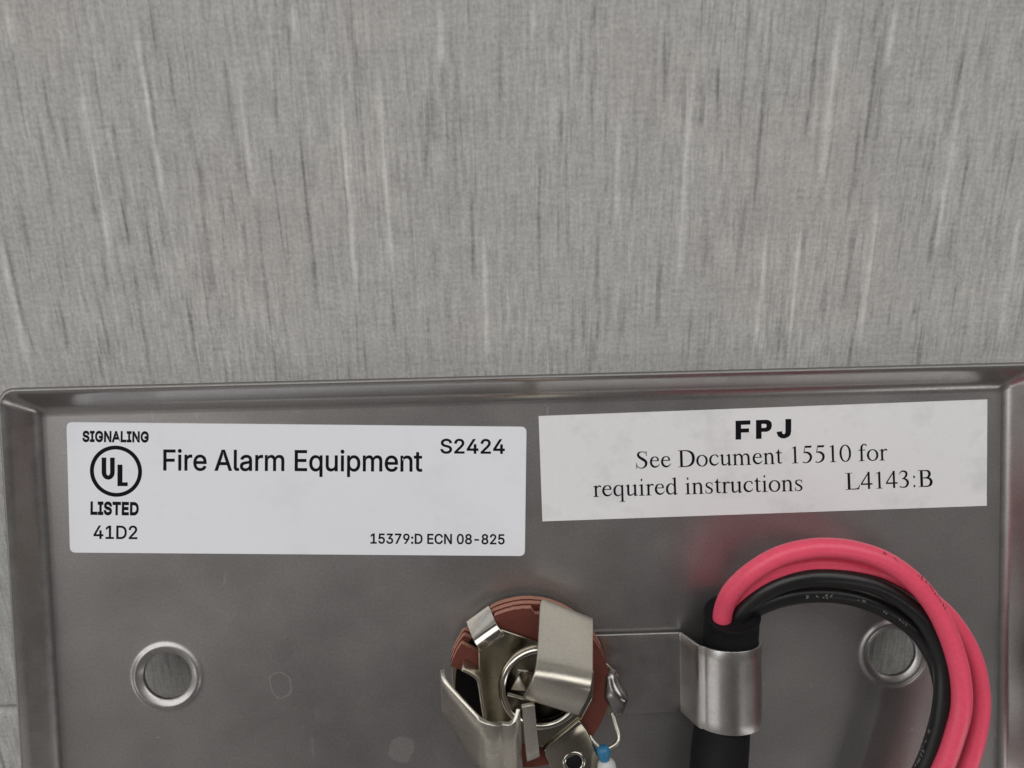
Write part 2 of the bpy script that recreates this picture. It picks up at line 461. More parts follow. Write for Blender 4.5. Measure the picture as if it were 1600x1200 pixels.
def build_plate():
    b = MB()
    # rim section: (outward, height) of the inner face, soft bend then a steep wall
    sec = []
    R, A = 1.7, math.radians(57)
    for k in range(9):
        a = A * k / 8; sec.append((R * math.sin(a), R * (1 - math.cos(a)), a))
    o, h = sec[-1][:2]
    Ls = (3.25 - h) / math.sin(A)
    for k in (.33, .66, 1.0): sec.append((o + Ls * k * math.cos(A), h + Ls * k * math.sin(A), A))
    loops = []
    for o, h, a in sec: loops.append((o, h))
    e = sec[-1]                           # rounded lip, then the outer face back to the front
    for k in (.15, .5, .85): loops.append((e[0] + math.sin(A) * THK * k, e[1] - math.cos(A) * THK * k + .13 * math.sin(k * math.pi)))
    for o, h, a in sec[::-1]: loops.append((o + math.sin(a) * THK, h - math.cos(a) * THK))
    rows = []
    for o, h in loops:
        rows.append([(x, y, h) for x, y in rrect(HB + o, HC + o, .35 + .42 * max(o, 0), 7)])
    n0 = len(b.f); b.grid(rows, True, True, flip=False)
    per = len(rows[0])
    for k in range(2, 15):
        for q in range(n0 + k * per, n0 + (k + 1) * per): b.m[q] = 1 if k > 10 else 2
    outer = rrect(HB, HC, .35, 7)
    circ = [[(cx + HR * math.cos(2 * math.pi * k / SEG), cy + HR * math.sin(2 * math.pi * k / SEG)) for k in range(SEG)] for cx, cy in HOLES]
    jack_hole = [(4.6 * math.cos(2 * math.pi * k / 48), 4.6 * math.sin(2 * math.pi * k / 48)) for k in range(48)]
    v, f = filled([outer] + circ + [jack_hole])
    for w, flip in ((0, False), (-THK, True)):
        i0 = len(b.v); b.v += [(x, y, w) for x, y, _ in v]
        for q in f:
            x = [v[i] for i in q]
            ar = sum(x[i][0] * x[(i + 1) % len(x)][1] - x[(i + 1) % len(x)][0] * x[i][1] for i in range(len(x)))
            q = [i0 + i for i in q]
            if (ar < 0) != flip: q = q[::-1]
            b.face(q, False)
    for c in HOLES:                       # pressed collars round the screw holes
        prof = [(4.5, 0), (4.38, .012), (4.25, .05), (4.12, .12), (4.0, .21), (3.88, .30), (3.76, .365), (3.66, .39), (3.56, .375), (3.44, .32), (3.3, .23), (3.1, .09),
                (2.95, -.02), (2.82, -.10), (2.75, -.16), (2.72, -.24), (2.72, -.6), (2.8, -.68), (3.3, -.5), (3.7, -.38), (4.1, -.6), (4.5, -THK)]
        prof = [(4.5, 0)] + [(2.72 + (r - 2.72) * .84, w * .62 if w > 0 else w) for r, w in prof if r >= 2.72][:-5] + [(2.72, -.45), (4.5, -THK)]
        b.lathe(prof, c, SEG)
    return b.build('sheet', [M_STEEL, M_EDGE, M_RIM], plate, PB)
build_plate()

# ------------------------------------------------------------------ lettering
# plain grotesque letter outlines: advance, closed loops (1/1000 of the type size, cap height 509)
SANS = {'-':[453,[[[[114,244],[114,188],[337,188],[337,244]]]]],'0':[453,[[[[254,-5],[279,1],[302,11],[323,24],[342,41],[359,62],[373,86],[384,113],[393,144],[400,178],[404,214],[405,254],[404,294],[400,330],[393,364],[384,395],[372,422],[358,447],[342,467],[323,484],[302,498],[279,508],[254,514],[227,516],[200,514],[174,508],[151,498],[130,484],[112,467],[95,447],[81,422],[69,395],[60,364],[53,330],[49,294],[48,254],[49,214],[53,178],[60,144],[69,113],[80,86],[95,62],[111,41],[130,24],[151,11],[174,1],[199,-5],[227,-7]],[[227,50],[245,51],[261,56],[276,63],[290,74],[303,87],[313,103],[323,122],[330,144],[336,168],[340,194],[343,223],[344,254],[343,285],[340,314],[336,341],[330,365],[323,387],[313,405],[303,422],[290,435],[276,446],[261,453],[245,458],[227,460],[209,458],[192,453],[177,446],[163,435],[151,422],[140,405],[131,387],[123,365],[117,341],[113,314],[110,285],[109,254],[110,223],[113,194],[117,168],[123,144],[131,122],[140,103],[151,87],[163,74],[177,63],[192,56],[209,51]]]]],'1':[453,[[[[391,0],[391,55],[76,55],[76,0]]],[[[198,509],[86,427],[86,358],[209,448],[212,448],[212,0],[276,0],[276,509]]]]],'2':[453,[[[[389,0],[389,57],[153,57],[153,60],[267,180],[288,202],[306,223],[322,241],[336,259],[347,275],[357,290],[365,304],[371,318],[375,331],[378,345],[380,358],[381,372],[380,392],[376,411],[370,428],[361,445],[350,461],[337,474],[323,486],[306,497],[288,505],[268,511],[247,514],[225,516],[203,514],[182,511],[162,505],[143,496],[126,486],[111,473],[98,459],[86,442],[77,424],[71,405],[67,384],[66,362],[127,362],[128,376],[130,390],[134,402],[139,413],[145,424],[153,433],[162,441],[172,447],[184,453],[196,457],[209,459],[224,460],[237,459],[250,457],[262,454],[273,449],[283,443],[293,436],[301,428],[308,419],[313,408],[317,397],[319,385],[320,371],[320,360],[318,348],[315,337],[311,327],[305,316],[299,305],[291,294],[282,282],[272,270],[261,257],[248,243],[234,229],[64,47],[64,0]]]]],'3':[453,[[[[243,-6],[266,-2],[288,4],[309,12],[327,23],[344,36],[358,50],[370,66],[380,84],[387,103],[392,123],[393,145],[392,166],[387,186],[381,205],[371,222],[359,239],[344,253],[327,265],[308,276],[287,284],[264,288],[239,290],[221,289],[372,461],[372,509],[70,509],[70,452],[288,452],[288,448],[157,299],[157,248],[201,248],[223,247],[242,244],[260,240],[275,234],[288,226],[299,217],[308,207],[316,196],[322,184],[326,172],[328,158],[329,145],[328,130],[325,116],[321,104],[315,93],[307,83],[297,74],[287,67],[275,61],[262,56],[248,53],[234,51],[219,50],[204,50],[191,52],[178,55],[165,59],[154,64],[144,71],[134,78],[126,87],[120,97],[115,107],[111,119],[109,132],[44,132],[46,111],[52,91],[60,74],[70,57],[83,43],[98,30],[114,19],[133,10],[152,2],[173,-3],[195,-6],[218,-7]]]]],'4':[453,[[[[413,105],[413,163],[109,163],[109,166],[311,509],[247,509],[40,158],[40,105]]],[[[343,0],[343,318],[282,318],[282,0]]]]],'5':[453,[[[[245,-5],[268,-1],[289,6],[309,15],[327,27],[343,41],[357,57],[369,76],[379,95],[385,117],[390,139],[391,163],[390,181],[388,199],[384,215],[379,231],[372,246],[364,260],[355,273],[345,285],[334,296],[321,306],[308,314],[294,321],[279,326],[263,330],[247,333],[229,334],[216,333],[203,331],[190,329],[178,325],[166,320],[155,315],[145,308],[136,301],[134,301],[151,452],[366,452],[366,509],[96,509],[67,253],[128,246],[136,252],[145,258],[156,264],[167,268],[180,272],[192,275],[205,276],[218,277],[233,276],[248,273],[262,269],[275,262],[286,254],[297,244],[306,233],[314,221],[320,208],[324,193],[327,178],[328,162],[327,146],[324,131],[320,117],[314,104],[307,92],[298,82],[288,72],[276,64],[264,58],[250,53],[236,51],[221,50],[208,50],[196,52],[184,56],[173,60],[163,66],[154,73],[145,80],[138,89],[132,98],[127,108],[124,119],[122,130],[60,130],[62,111],[66,93],[73,76],[83,60],[94,45],[108,32],[123,21],[140,11],[159,3],[178,-2],[199,-6],[221,-7]]]]],'7':[453,[[[[165,0],[391,449],[391,509],[62,509],[62,452],[323,452],[323,448],[97,0]]]]],'8':[453,[[[[251,-6],[275,-2],[296,3],[317,11],[335,21],[352,33],[366,47],[378,62],[388,78],[395,96],[399,115],[401,135],[400,151],[397,166],[393,181],[387,195],[380,208],[372,220],[362,231],[351,241],[339,249],[327,256],[314,261],[300,265],[300,267],[318,273],[333,282],[347,293],[359,308],[369,324],[376,342],[380,361],[382,380],[380,399],[377,417],[370,434],[361,450],[350,464],[337,477],[323,488],[306,498],[288,506],[269,511],[248,514],[226,516],[204,514],[184,511],[164,506],[146,498],[129,488],[114,477],[101,464],[90,450],[82,434],[75,417],[72,399],[70,380],[72,360],[76,342],[83,324],[93,308],[105,293],[119,282],[135,273],[153,267],[153,265],[139,261],[125,256],[113,249],[101,241],[90,231],[81,220],[72,208],[65,195],[59,181],[55,166],[53,151],[52,135],[53,115],[57,96],[64,78],[74,62],[86,47],[101,33],[117,21],[136,11],[156,3],[178,-2],[201,-6],[226,-7]],[[226,49],[243,50],[258,52],[272,55],[285,60],[296,66],[307,74],[315,82],[323,91],[329,102],[333,113],[336,126],[337,139],[336,152],[333,165],[329,177],[322,189],[314,199],[305,208],[295,216],[283,223],[270,228],[256,232],[242,234],[226,235],[211,234],[196,232],[182,228],[169,223],[157,216],[147,208],[138,199],[130,189],[123,177],[119,165],[116,152],[115,139],[116,126],[119,113],[123,102],[129,91],[136,82],[145,74],[156,66],[167,60],[180,55],[195,52],[210,50]],[[226,290],[239,290],[252,292],[263,296],[274,300],[284,306],[293,313],[300,321],[307,330],[312,341],[316,351],[318,363],[319,376],[318,388],[316,399],[313,410],[308,420],[301,429],[294,437],[285,444],[275,449],[264,454],[252,457],[240,459],[226,460],[213,459],[200,457],[188,454],[177,449],[167,444],[159,437],[151,429],[145,420],[139,410],[136,399],[134,388],[133,376],[134,363],[136,351],[139,341],[145,330],[151,321],[159,313],[168,306],[178,300],[189,296],[201,292],[213,290]]]]],'9':[453,[[[[203,514],[182,510],[162,504],[143,494],[125,483],[110,469],[96,454],[85,436],[75,417],[69,397],[65,375],[64,352],[65,329],[68,307],[74,287],[83,269],[94,252],[106,237],[121,225],[137,214],[155,206],[175,199],[195,196],[218,195],[228,195],[238,196],[248,199],[257,202],[265,206],[273,210],[276,212],[130,0],[200,0],[315,168],[334,197],[350,224],[363,248],[373,270],[380,290],[385,309],[388,328],[389,347],[388,371],[384,393],[377,414],[368,434],[356,452],[343,468],[328,482],[310,494],[291,503],[271,510],[249,514],[226,516]],[[226,460],[212,459],[199,457],[186,452],[174,446],[163,438],[154,429],[145,419],[138,407],[133,395],[129,381],[126,367],[125,352],[126,336],[129,322],[133,308],[138,295],[145,284],[154,274],[163,265],[174,257],[186,251],[199,247],[212,244],[226,243],[240,244],[254,247],[267,251],[279,257],[289,265],[299,273],[307,284],[314,295],[320,308],[324,321],[327,335],[327,350],[327,366],[324,381],[320,394],[314,407],[307,419],[299,429],[290,438],[279,446],[267,452],[254,457],[241,459]]]]],':':[187,[[[[104,-4],[113,-1],[121,3],[128,9],[134,16],[138,24],[140,32],[141,41],[140,50],[138,59],[134,66],[128,73],[121,79],[113,83],[104,86],[95,87],[86,86],[78,83],[70,79],[63,73],[57,66],[53,59],[50,50],[50,41],[50,32],[53,24],[57,16],[63,9],[70,3],[78,-1],[86,-4],[95,-4]]],[[[104,272],[113,274],[121,278],[128,284],[134,291],[138,299],[140,307],[141,316],[140,325],[138,334],[134,342],[128,349],[121,354],[113,359],[104,361],[95,362],[86,361],[78,359],[70,354],[63,349],[57,342],[53,334],[50,325],[50,316],[50,307],[53,299],[57,291],[63,284],[70,278],[78,274],[86,272],[95,271]]]]],'A':[479,[[[[85,0],[191,302],[213,371],[220,393],[228,419],[236,447],[238,456],[241,447],[250,420],[257,394],[264,372],[270,352],[276,334],[282,317],[287,302],[395,0],[463,0],[276,509],[201,509],[16,0]]],[[[370,142],[370,199],[110,199],[110,142]]]]],'C':[510,[[[[286,-6],[305,-4],[323,0],[341,5],[357,11],[373,19],[388,28],[402,38],[416,49],[428,62],[438,76],[448,91],[457,107],[463,124],[469,142],[473,160],[408,160],[405,148],[401,136],[395,125],[389,114],[382,105],[375,96],[366,88],[357,81],[348,74],[337,69],[327,64],[315,60],[304,57],[292,55],[280,53],[267,53],[245,54],[223,59],[203,66],[184,76],[166,89],[151,105],[137,123],[125,145],[116,168],[109,194],[105,223],[103,254],[105,285],[109,314],[116,340],[125,364],[137,385],[150,403],[166,419],[184,432],[203,443],[223,450],[245,454],[267,456],[280,455],[292,454],[304,452],[315,449],[327,445],[337,440],[348,435],[357,428],[366,421],[375,413],[382,404],[389,395],[395,384],[401,373],[405,361],[408,348],[473,348],[469,367],[463,385],[456,402],[448,418],[438,433],[427,447],[415,460],[402,471],[388,481],[373,490],[357,498],[340,504],[323,509],[305,513],[286,515],[267,516],[235,514],[205,508],[177,498],[150,484],[126,466],[104,445],[86,421],[70,393],[57,362],[48,329],[42,293],[40,254],[42,215],[48,179],[57,146],[70,115],[86,88],[104,63],[126,42],[150,25],[177,11],[205,1],[235,-5],[267,-7]]]]],'D':[502,[[[[256,2],[291,8],[322,17],[351,31],[376,48],[398,68],[417,92],[433,119],[446,149],[455,181],[460,217],[462,255],[460,293],[455,329],[446,361],[433,391],[418,418],[399,441],[377,461],[353,478],[325,492],[294,501],[261,507],[225,509],[93,509],[93,452],[221,452],[249,450],[275,446],[299,438],[320,428],[338,415],[354,399],[368,381],[379,361],[388,337],[394,312],[398,285],[399,255],[398,226],[394,198],[388,172],[379,149],[368,128],[354,110],[337,94],[318,81],[296,70],[272,63],[244,58],[215,57],[96,57],[96,0],[219,0]]],[[[60,509],[60,0],[125,0],[125,509]]]]],'E':[418,[[[[375,0],[375,57],[125,57],[125,229],[355,229],[355,286],[125,286],[125,452],[372,452],[372,509],[60,509],[60,0]]]]],'F':[410,[[[[125,0],[125,221],[346,221],[346,278],[125,278],[125,452],[369,452],[369,509],[60,509],[60,0]]]]],'G':[520,[[[[298,-5],[326,0],[352,8],[377,19],[399,33],[419,50],[436,69],[451,91],[463,115],[471,141],[476,170],[478,200],[478,256],[283,256],[283,199],[415,199],[414,180],[410,160],[404,141],[396,123],[386,107],[374,93],[360,81],[345,71],[328,63],[309,57],[290,54],[269,53],[246,54],[224,59],[203,66],[184,76],[166,90],[151,105],[137,124],[125,145],[116,168],[109,194],[105,223],[103,254],[105,285],[109,314],[116,340],[125,364],[137,385],[150,404],[166,419],[183,432],[202,443],[222,450],[243,454],[265,456],[279,455],[291,454],[304,452],[315,448],[326,444],[337,439],[347,434],[356,427],[365,420],[373,411],[380,403],[387,393],[393,383],[399,372],[404,361],[408,349],[474,349],[470,367],[465,384],[458,401],[449,416],[439,431],[429,445],[416,458],[403,469],[389,480],[374,489],[358,497],[340,504],[322,509],[304,513],[285,515],[265,516],[233,514],[203,508],[175,498],[149,484],[125,466],[103,445],[85,421],[69,393],[57,362],[47,329],[42,293],[40,254],[42,215],[47,179],[57,146],[69,116],[85,88],[104,64],[125,43],[149,25],[176,11],[205,1],[236,-5],[269,-7]]]]],'I':[300,[[[[269,0],[269,57],[183,57],[183,452],[269,452],[269,509],[31,509],[31,452],[118,452],[118,57],[31,57],[31,0]]]]],'L':[393,[[[[361,0],[361,57],[125,57],[125,509],[60,509],[60,0]]]]],'N':[523,[[[[125,0],[125,291],[120,432],[202,290],[387,0],[463,0],[463,509],[399,509],[399,195],[401,108],[401,95],[402,81],[402,79],[401,82],[394,94],[343,183],[136,509],[60,509],[60,0]]]]],'S':[446,[[[[252,-8],[278,-4],[302,2],[323,11],[343,21],[360,34],[374,48],[386,64],[396,81],[403,99],[407,118],[408,139],[407,155],[405,171],[401,185],[395,198],[387,209],[379,220],[369,229],[359,238],[347,245],[336,252],[324,258],[312,264],[299,268],[287,272],[276,276],[264,279],[212,293],[202,296],[191,300],[180,304],[169,308],[158,313],[148,319],[139,326],[131,334],[124,342],[119,352],[116,363],[115,376],[116,387],[118,398],[123,409],[129,418],[136,427],[145,435],[156,442],[167,448],[180,452],[194,456],[209,458],[225,459],[247,457],[267,453],[286,447],[302,437],[316,426],[326,412],[334,396],[337,378],[401,378],[399,397],[394,415],[387,433],[377,449],[365,463],[351,476],[334,488],[316,498],[296,505],[275,511],[252,514],[227,516],[203,514],[180,511],[158,506],[138,498],[119,488],[102,476],[87,463],[75,448],[65,431],[58,413],[53,393],[52,372],[54,348],[60,326],[71,307],[86,289],[105,274],[128,260],[154,249],[184,239],[245,222],[259,218],[272,214],[284,209],[296,205],[307,199],[316,193],[325,186],[332,179],[338,171],[342,161],[345,151],[346,139],[345,126],[341,114],[336,102],[329,92],[321,82],[311,74],[299,66],[286,60],[272,55],[257,52],[241,50],[224,49],[209,50],[194,52],[180,55],[166,59],[154,64],[142,71],[132,79],[123,88],[116,98],[110,110],[107,123],[104,137],[38,137],[41,115],[46,96],[54,77],[64,60],[76,45],[91,31],[108,19],[128,9],[149,1],[172,-4],[197,-8],[224,-9]]]]],'T':[448,[[[[193,452],[193,0],[257,0],[257,452],[417,452],[417,509],[32,509],[32,452]]]]],'a':[389,[[[[176,-8],[190,-6],[203,-3],[215,1],[226,6],[236,12],[244,18],[252,25],[258,32],[264,38],[269,45],[272,52],[277,52],[277,0],[337,0],[337,251],[336,272],[333,290],[329,306],[322,320],[315,333],[306,343],[296,353],[286,360],[275,367],[263,372],[251,376],[239,379],[227,382],[215,383],[204,384],[194,384],[179,384],[163,382],[148,379],[133,375],[118,370],[104,364],[91,355],[79,346],[67,335],[57,322],[48,308],[41,291],[100,274],[103,281],[107,288],[112,294],[118,301],[124,307],[132,313],[140,318],[149,322],[159,326],[171,329],[183,330],[196,331],[208,330],[220,329],[230,326],[240,322],[248,317],[256,311],[262,304],[267,297],[271,288],[273,279],[275,268],[275,248],[273,243],[270,238],[265,235],[259,232],[252,230],[244,228],[234,227],[178,220],[165,218],[152,216],[138,213],[125,211],[112,207],[100,203],[89,199],[78,193],[67,187],[58,179],[50,171],[43,161],[38,150],[34,138],[31,123],[30,108],[31,90],[35,73],[40,58],[48,45],[57,32],[68,22],[80,12],[94,5],[110,-1],[126,-5],[142,-8],[160,-9]],[[170,45],[187,46],[202,49],[216,53],[228,59],[239,66],[248,74],[257,83],[263,93],[269,104],[272,115],[275,126],[276,138],[276,190],[273,188],[270,186],[265,184],[165,166],[154,164],[144,162],[134,159],[125,155],[117,150],[110,145],[103,139],[98,132],[95,124],[93,115],[92,105],[92,95],[94,87],[98,79],[102,72],[107,66],[114,61],[121,56],[130,52],[139,49],[149,47],[159,46]]]]],'e':[404,[[[[231,-7],[249,-5],[266,-1],[283,4],[298,11],[311,19],[324,29],[335,39],[345,51],[353,63],[360,77],[365,91],[306,105],[302,96],[297,88],[292,80],[285,73],[278,66],[271,61],[263,56],[254,53],[244,50],[234,48],[224,47],[212,46],[195,47],[179,50],[165,55],[151,61],[139,70],[128,80],[118,92],[110,106],[104,122],[100,139],[97,157],[96,178],[96,211],[97,226],[99,241],[103,256],[109,270],[116,282],[125,294],[135,304],[146,313],[159,321],[173,326],[189,329],[205,330],[222,329],[237,326],[250,321],[263,314],[273,305],[283,294],[291,282],[298,269],[303,254],[307,237],[309,220],[310,169],[371,169],[371,194],[370,219],[368,242],[363,263],[357,282],[350,299],[341,315],[331,329],[319,341],[307,351],[294,361],[280,368],[266,374],[251,379],[236,382],[221,384],[205,384],[180,383],[157,378],[135,370],[115,359],[97,346],[81,329],[67,311],[55,290],[46,267],[39,242],[35,215],[34,187],[35,159],[40,132],[46,108],[56,85],[68,64],[82,46],[98,30],[117,16],[138,6],[161,-2],[185,-7],[212,-8]]],[[[90,169],[345,169],[345,221],[90,221]]]]],'i':[166,[[[[114,0],[114,379],[53,379],[53,0]]],[[[92,444],[100,446],[107,449],[114,455],[119,461],[123,468],[126,475],[126,483],[126,491],[123,499],[119,506],[114,512],[107,517],[100,521],[92,523],[84,524],[75,523],[67,521],[60,517],[54,512],[48,506],[44,499],[42,491],[41,483],[42,475],[44,468],[48,461],[54,455],[60,449],[67,446],[75,444],[84,443]]]]],'l':[189,[[[[181,3],[170,54],[146,52],[137,53],[130,54],[124,58],[120,62],[117,68],[115,77],[114,87],[114,99],[114,509],[53,509],[53,84],[54,65],[58,47],[65,33],[74,20],[86,10],[101,3],[119,-1],[139,-2]]]]],'m':[609,[[[[114,0],[114,238],[114,253],[117,266],[121,278],[126,289],[132,299],[140,307],[148,314],[158,320],[168,325],[178,328],[188,330],[199,330],[215,329],[229,326],[242,320],[253,311],[262,301],[269,288],[273,275],[274,260],[274,0],[335,0],[335,247],[336,259],[338,270],[341,280],[345,290],[351,299],[358,307],[365,314],[374,320],[384,324],[395,328],[406,330],[419,330],[433,329],[447,326],[460,321],[473,313],[483,302],[490,289],[494,273],[496,254],[496,0],[557,0],[557,255],[556,276],[553,296],[548,313],[541,328],[532,342],[522,354],[510,364],[497,372],[483,378],[468,383],[453,385],[437,386],[422,385],[407,383],[394,380],[381,375],[368,369],[357,361],[347,353],[337,343],[329,332],[322,321],[317,309],[316,314],[309,331],[299,347],[287,361],[273,372],[257,380],[239,385],[219,386],[207,386],[195,384],[183,380],[172,376],[161,370],[151,363],[141,355],[132,346],[125,335],[118,323],[112,310],[108,295],[112,295],[112,379],[53,379],[53,0]]]]],'n':[409,[[[[114,243],[117,257],[121,271],[126,283],[133,293],[141,303],[150,311],[161,317],[172,322],[184,326],[197,328],[210,329],[229,328],[246,323],[260,315],[273,304],[283,291],[290,275],[295,256],[296,235],[296,0],[357,0],[357,240],[356,264],[353,285],[348,304],[341,321],[332,336],[321,349],[309,360],[295,369],[280,376],[264,380],[246,383],[227,384],[207,383],[187,379],[169,372],[152,362],[137,349],[124,332],[112,312],[102,287],[112,287],[112,379],[53,379],[53,0],[114,0],[114,227]]]]],'p':[424,[[[[114,-143],[114,59],[118,59],[122,53],[127,46],[132,39],[138,31],[145,24],[153,17],[162,10],[173,4],[184,-1],[198,-5],[213,-7],[229,-8],[252,-7],[274,-2],[294,5],[313,16],[330,29],[346,45],[359,64],[370,84],[379,108],[385,133],[389,160],[390,189],[389,218],[385,245],[379,270],[370,293],[359,313],[345,332],[330,347],[313,361],[294,371],[274,378],[252,383],[229,384],[212,384],[197,381],[183,378],[171,373],[161,367],[152,360],[144,353],[137,346],[131,338],[126,331],[122,325],[118,319],[112,319],[112,379],[53,379],[53,-143]],[[220,47],[237,48],[253,51],[267,57],[279,66],[291,76],[301,88],[309,101],[316,117],[321,133],[325,151],[327,170],[328,189],[327,209],[325,227],[321,245],[316,261],[309,276],[301,290],[291,301],[280,311],[267,319],[253,325],[237,329],[220,330],[203,329],[188,325],[174,320],[161,312],[150,302],[140,291],[132,278],[125,263],[120,247],[116,229],[113,210],[113,189],[113,169],[116,150],[120,132],[125,115],[132,100],[140,86],[150,75],[162,65],[174,57],[188,51],[204,48]]]]],'q':[424,[[[[372,379],[313,379],[313,319],[307,319],[303,325],[298,331],[293,338],[287,346],[280,353],[272,360],[263,367],[253,373],[241,378],[228,381],[213,384],[196,384],[173,383],[151,378],[131,371],[112,361],[95,347],[79,332],[66,313],[55,293],[46,270],[39,245],[35,218],[34,189],[35,160],[39,133],[46,108],[55,84],[66,64],[79,45],[94,29],[111,16],[130,5],[151,-2],[172,-7],[195,-8],[212,-7],[227,-5],[241,-1],[252,4],[263,10],[272,17],[280,24],[287,31],[293,39],[298,46],[302,53],[306,59],[311,59],[311,-143],[372,-143]],[[205,47],[221,48],[236,51],[250,57],[263,65],[274,75],[284,86],[293,100],[299,115],[305,132],[309,150],[311,169],[312,189],[311,210],[309,229],[305,247],[300,263],[293,278],[284,291],[275,302],[263,312],[251,320],[237,325],[221,329],[205,330],[187,329],[172,325],[157,319],[145,311],[133,301],[124,290],[115,276],[108,261],[103,245],[99,227],[97,209],[96,189],[97,170],[99,151],[103,133],[109,117],[115,101],[124,88],[134,76],[145,66],[158,57],[172,51],[188,48]]]]],'r':[259,[[[[114,0],[114,237],[114,250],[117,262],[121,273],[126,284],[132,293],[140,301],[149,309],[159,315],[170,319],[182,323],[194,325],[207,326],[243,322],[243,384],[213,385],[196,384],[181,380],[166,375],[152,367],[140,358],[130,347],[122,335],[115,321],[112,321],[112,379],[53,379],[53,0]]]]],'t':[227,[[[[6,379],[6,327],[204,327],[204,379]]],[[[65,93],[67,71],[72,52],[80,35],[92,21],[107,10],[125,2],[145,-3],[168,-4],[213,2],[202,54],[170,50],[159,51],[150,53],[142,56],[136,61],[132,68],[128,76],[127,86],[126,98],[126,471],[65,471]]]]],'u':[410,[[[[203,-4],[222,0],[240,7],[257,17],[272,30],[286,47],[297,67],[298,70],[298,0],[357,0],[357,379],[296,379],[296,153],[295,137],[293,122],[289,109],[283,97],[276,86],[268,77],[259,69],[249,62],[238,57],[226,53],[213,51],[200,50],[181,52],[164,56],[150,64],[137,75],[127,89],[119,105],[115,123],[114,144],[114,379],[53,379],[53,139],[54,116],[57,95],[62,76],[69,59],[78,44],[89,31],[101,20],[115,11],[130,4],[146,-1],[164,-4],[182,-5]]]]]}
CAP = 509.0
def font_text(s, off=0.0, space=0.0, xs=1.0):
    V, F, x = [], [], 0.0
    for ch in s:
        if ch == ' ': x += 187 * xs + space; continue
        adv, loops = SANS[ch]
        for lv, group in enumerate(loops):          # each outline with its counters; overlapping outlines are stacked
            sp = []
            for li, l in enumerate(group):
                P = np.array(l, float)
                keep = []
                for q in P:
                    if not keep or np.hypot(*(q - keep[-1])) > min(off * 1.3, 9): keep.append(q)
                P = np.array(keep) * [xs, 1]
                if off:                             # bolder: push the outline out and the counters in
                    e = np.roll(P, -1, 0) - P; e /= np.linalg.norm(e, axis=1)[:, None] + 1e-9
                    nr = np.stack([e[:, 1], -e[:, 0]], 1) * (-1 if li else 1)
                    m = nr + np.roll(nr, 1, 0); d = (m * nr).sum(1)
                    P = P + m / np.maximum(d, .5)[:, None] * off
                P[:, 0] += x; sp.append(P)
            v, f = filled(sp); i0 = len(V)
            V += [(q[0], q[1], .002 * lv) for q in v]; F += [tuple(i0 + k for k in q) for q in f]
        x += adv * xs + space
    return np.array(V), F

def place(v, x0, x1, cap, left, right, height, w, lean=None):
    """map text space to the plate: ink x0..x1 -> left..right baseline pixels, cap height -> pixels"""
    l, r = np.array(left, float), np.array(right, float)
    ax = (r - l); up = np.array([ax[1], -ax[0]]) / np.linalg.norm(ax) * height
    out = []
    for q in v:
        t = (q[0] - x0) / (x1 - x0)
        p = l + ax * t + up * (q[1] / cap)
        z = q[2] if len(q) > 2 else 0
        a = at(p[0], p[1], w)
        out.append((a[0], a[1], w + z))
    return out

def sans(s, left, right, height, parent, w, off=0.0, space=0.0, xs=1.0):
    v, f = font_text(s, off, space, xs)
    b = MB(); b.v = place(v, v[:, 0].min(), v[:, 0].max(), CAP, left, right, height, w)
    for q in f: b.face(q)
    fix_up(b)
    return b.build('lettering', M_INK, parent, PB, 'black print reading ' + s)

def fix_up(b):                            # make all faces look out of the sticker
    for i, q in enumerate(b.f):
        a, c, d = (np.array(b.v[j]) for j in q[:3])
        if np.cross(c - a, d - a)[2] < 0: b.f[i] = q[::-1]

# a book serif face drawn as pen strokes: (x, y, pen width) in 1/1000 em
def T(x, y0, y1, w=84): return ('p', [(x - w / 2, y0), (x + w / 2, y0), (x + w / 2, y1), (x - w / 2, y1)])
def foot(x, y, half=95, th=20, up=True, w=84):    # bracketed slab
    s = 1 if up else -1
    return ('p', [(x - half, y), (x + half, y), (x + half, y + s * th * .75), (x + w / 2 + 8, y + s * th * 1.5), (x + w / 2, y + s * th * 3),
                  (x - w / 2, y + s * th * 3), (x - w / 2 - 8, y + s * th * 1.5), (x - half, y + s * th * .75)])
def flag(x, y, w=84, ln=75):              # slanted head serif of lower-case stems
    return ('p', [(x + w / 2, y + 10), (x - w / 2 - ln + 10, y - 38), (x - w / 2 - ln + 10, y - 54), (x - w / 2 - 20, y - 52), (x - w / 2, y - 70), (x + w / 2, y - 80)])
def S(*p): return ('s', p)
def bar(x0, y0, x1, y1): return ('p', [(x0, y0), (x1, y0), (x1, y1), (x0, y1)])
def oval(cx, cy, rx, ry, thick, thin):
    return S(*[(cx + rx * math.cos(a), cy + ry * math.sin(a), thin + (thick - thin) * abs(math.cos(a)) ** 1.4) for a in [2 * math.pi * k / 16 for k in range(17)]])
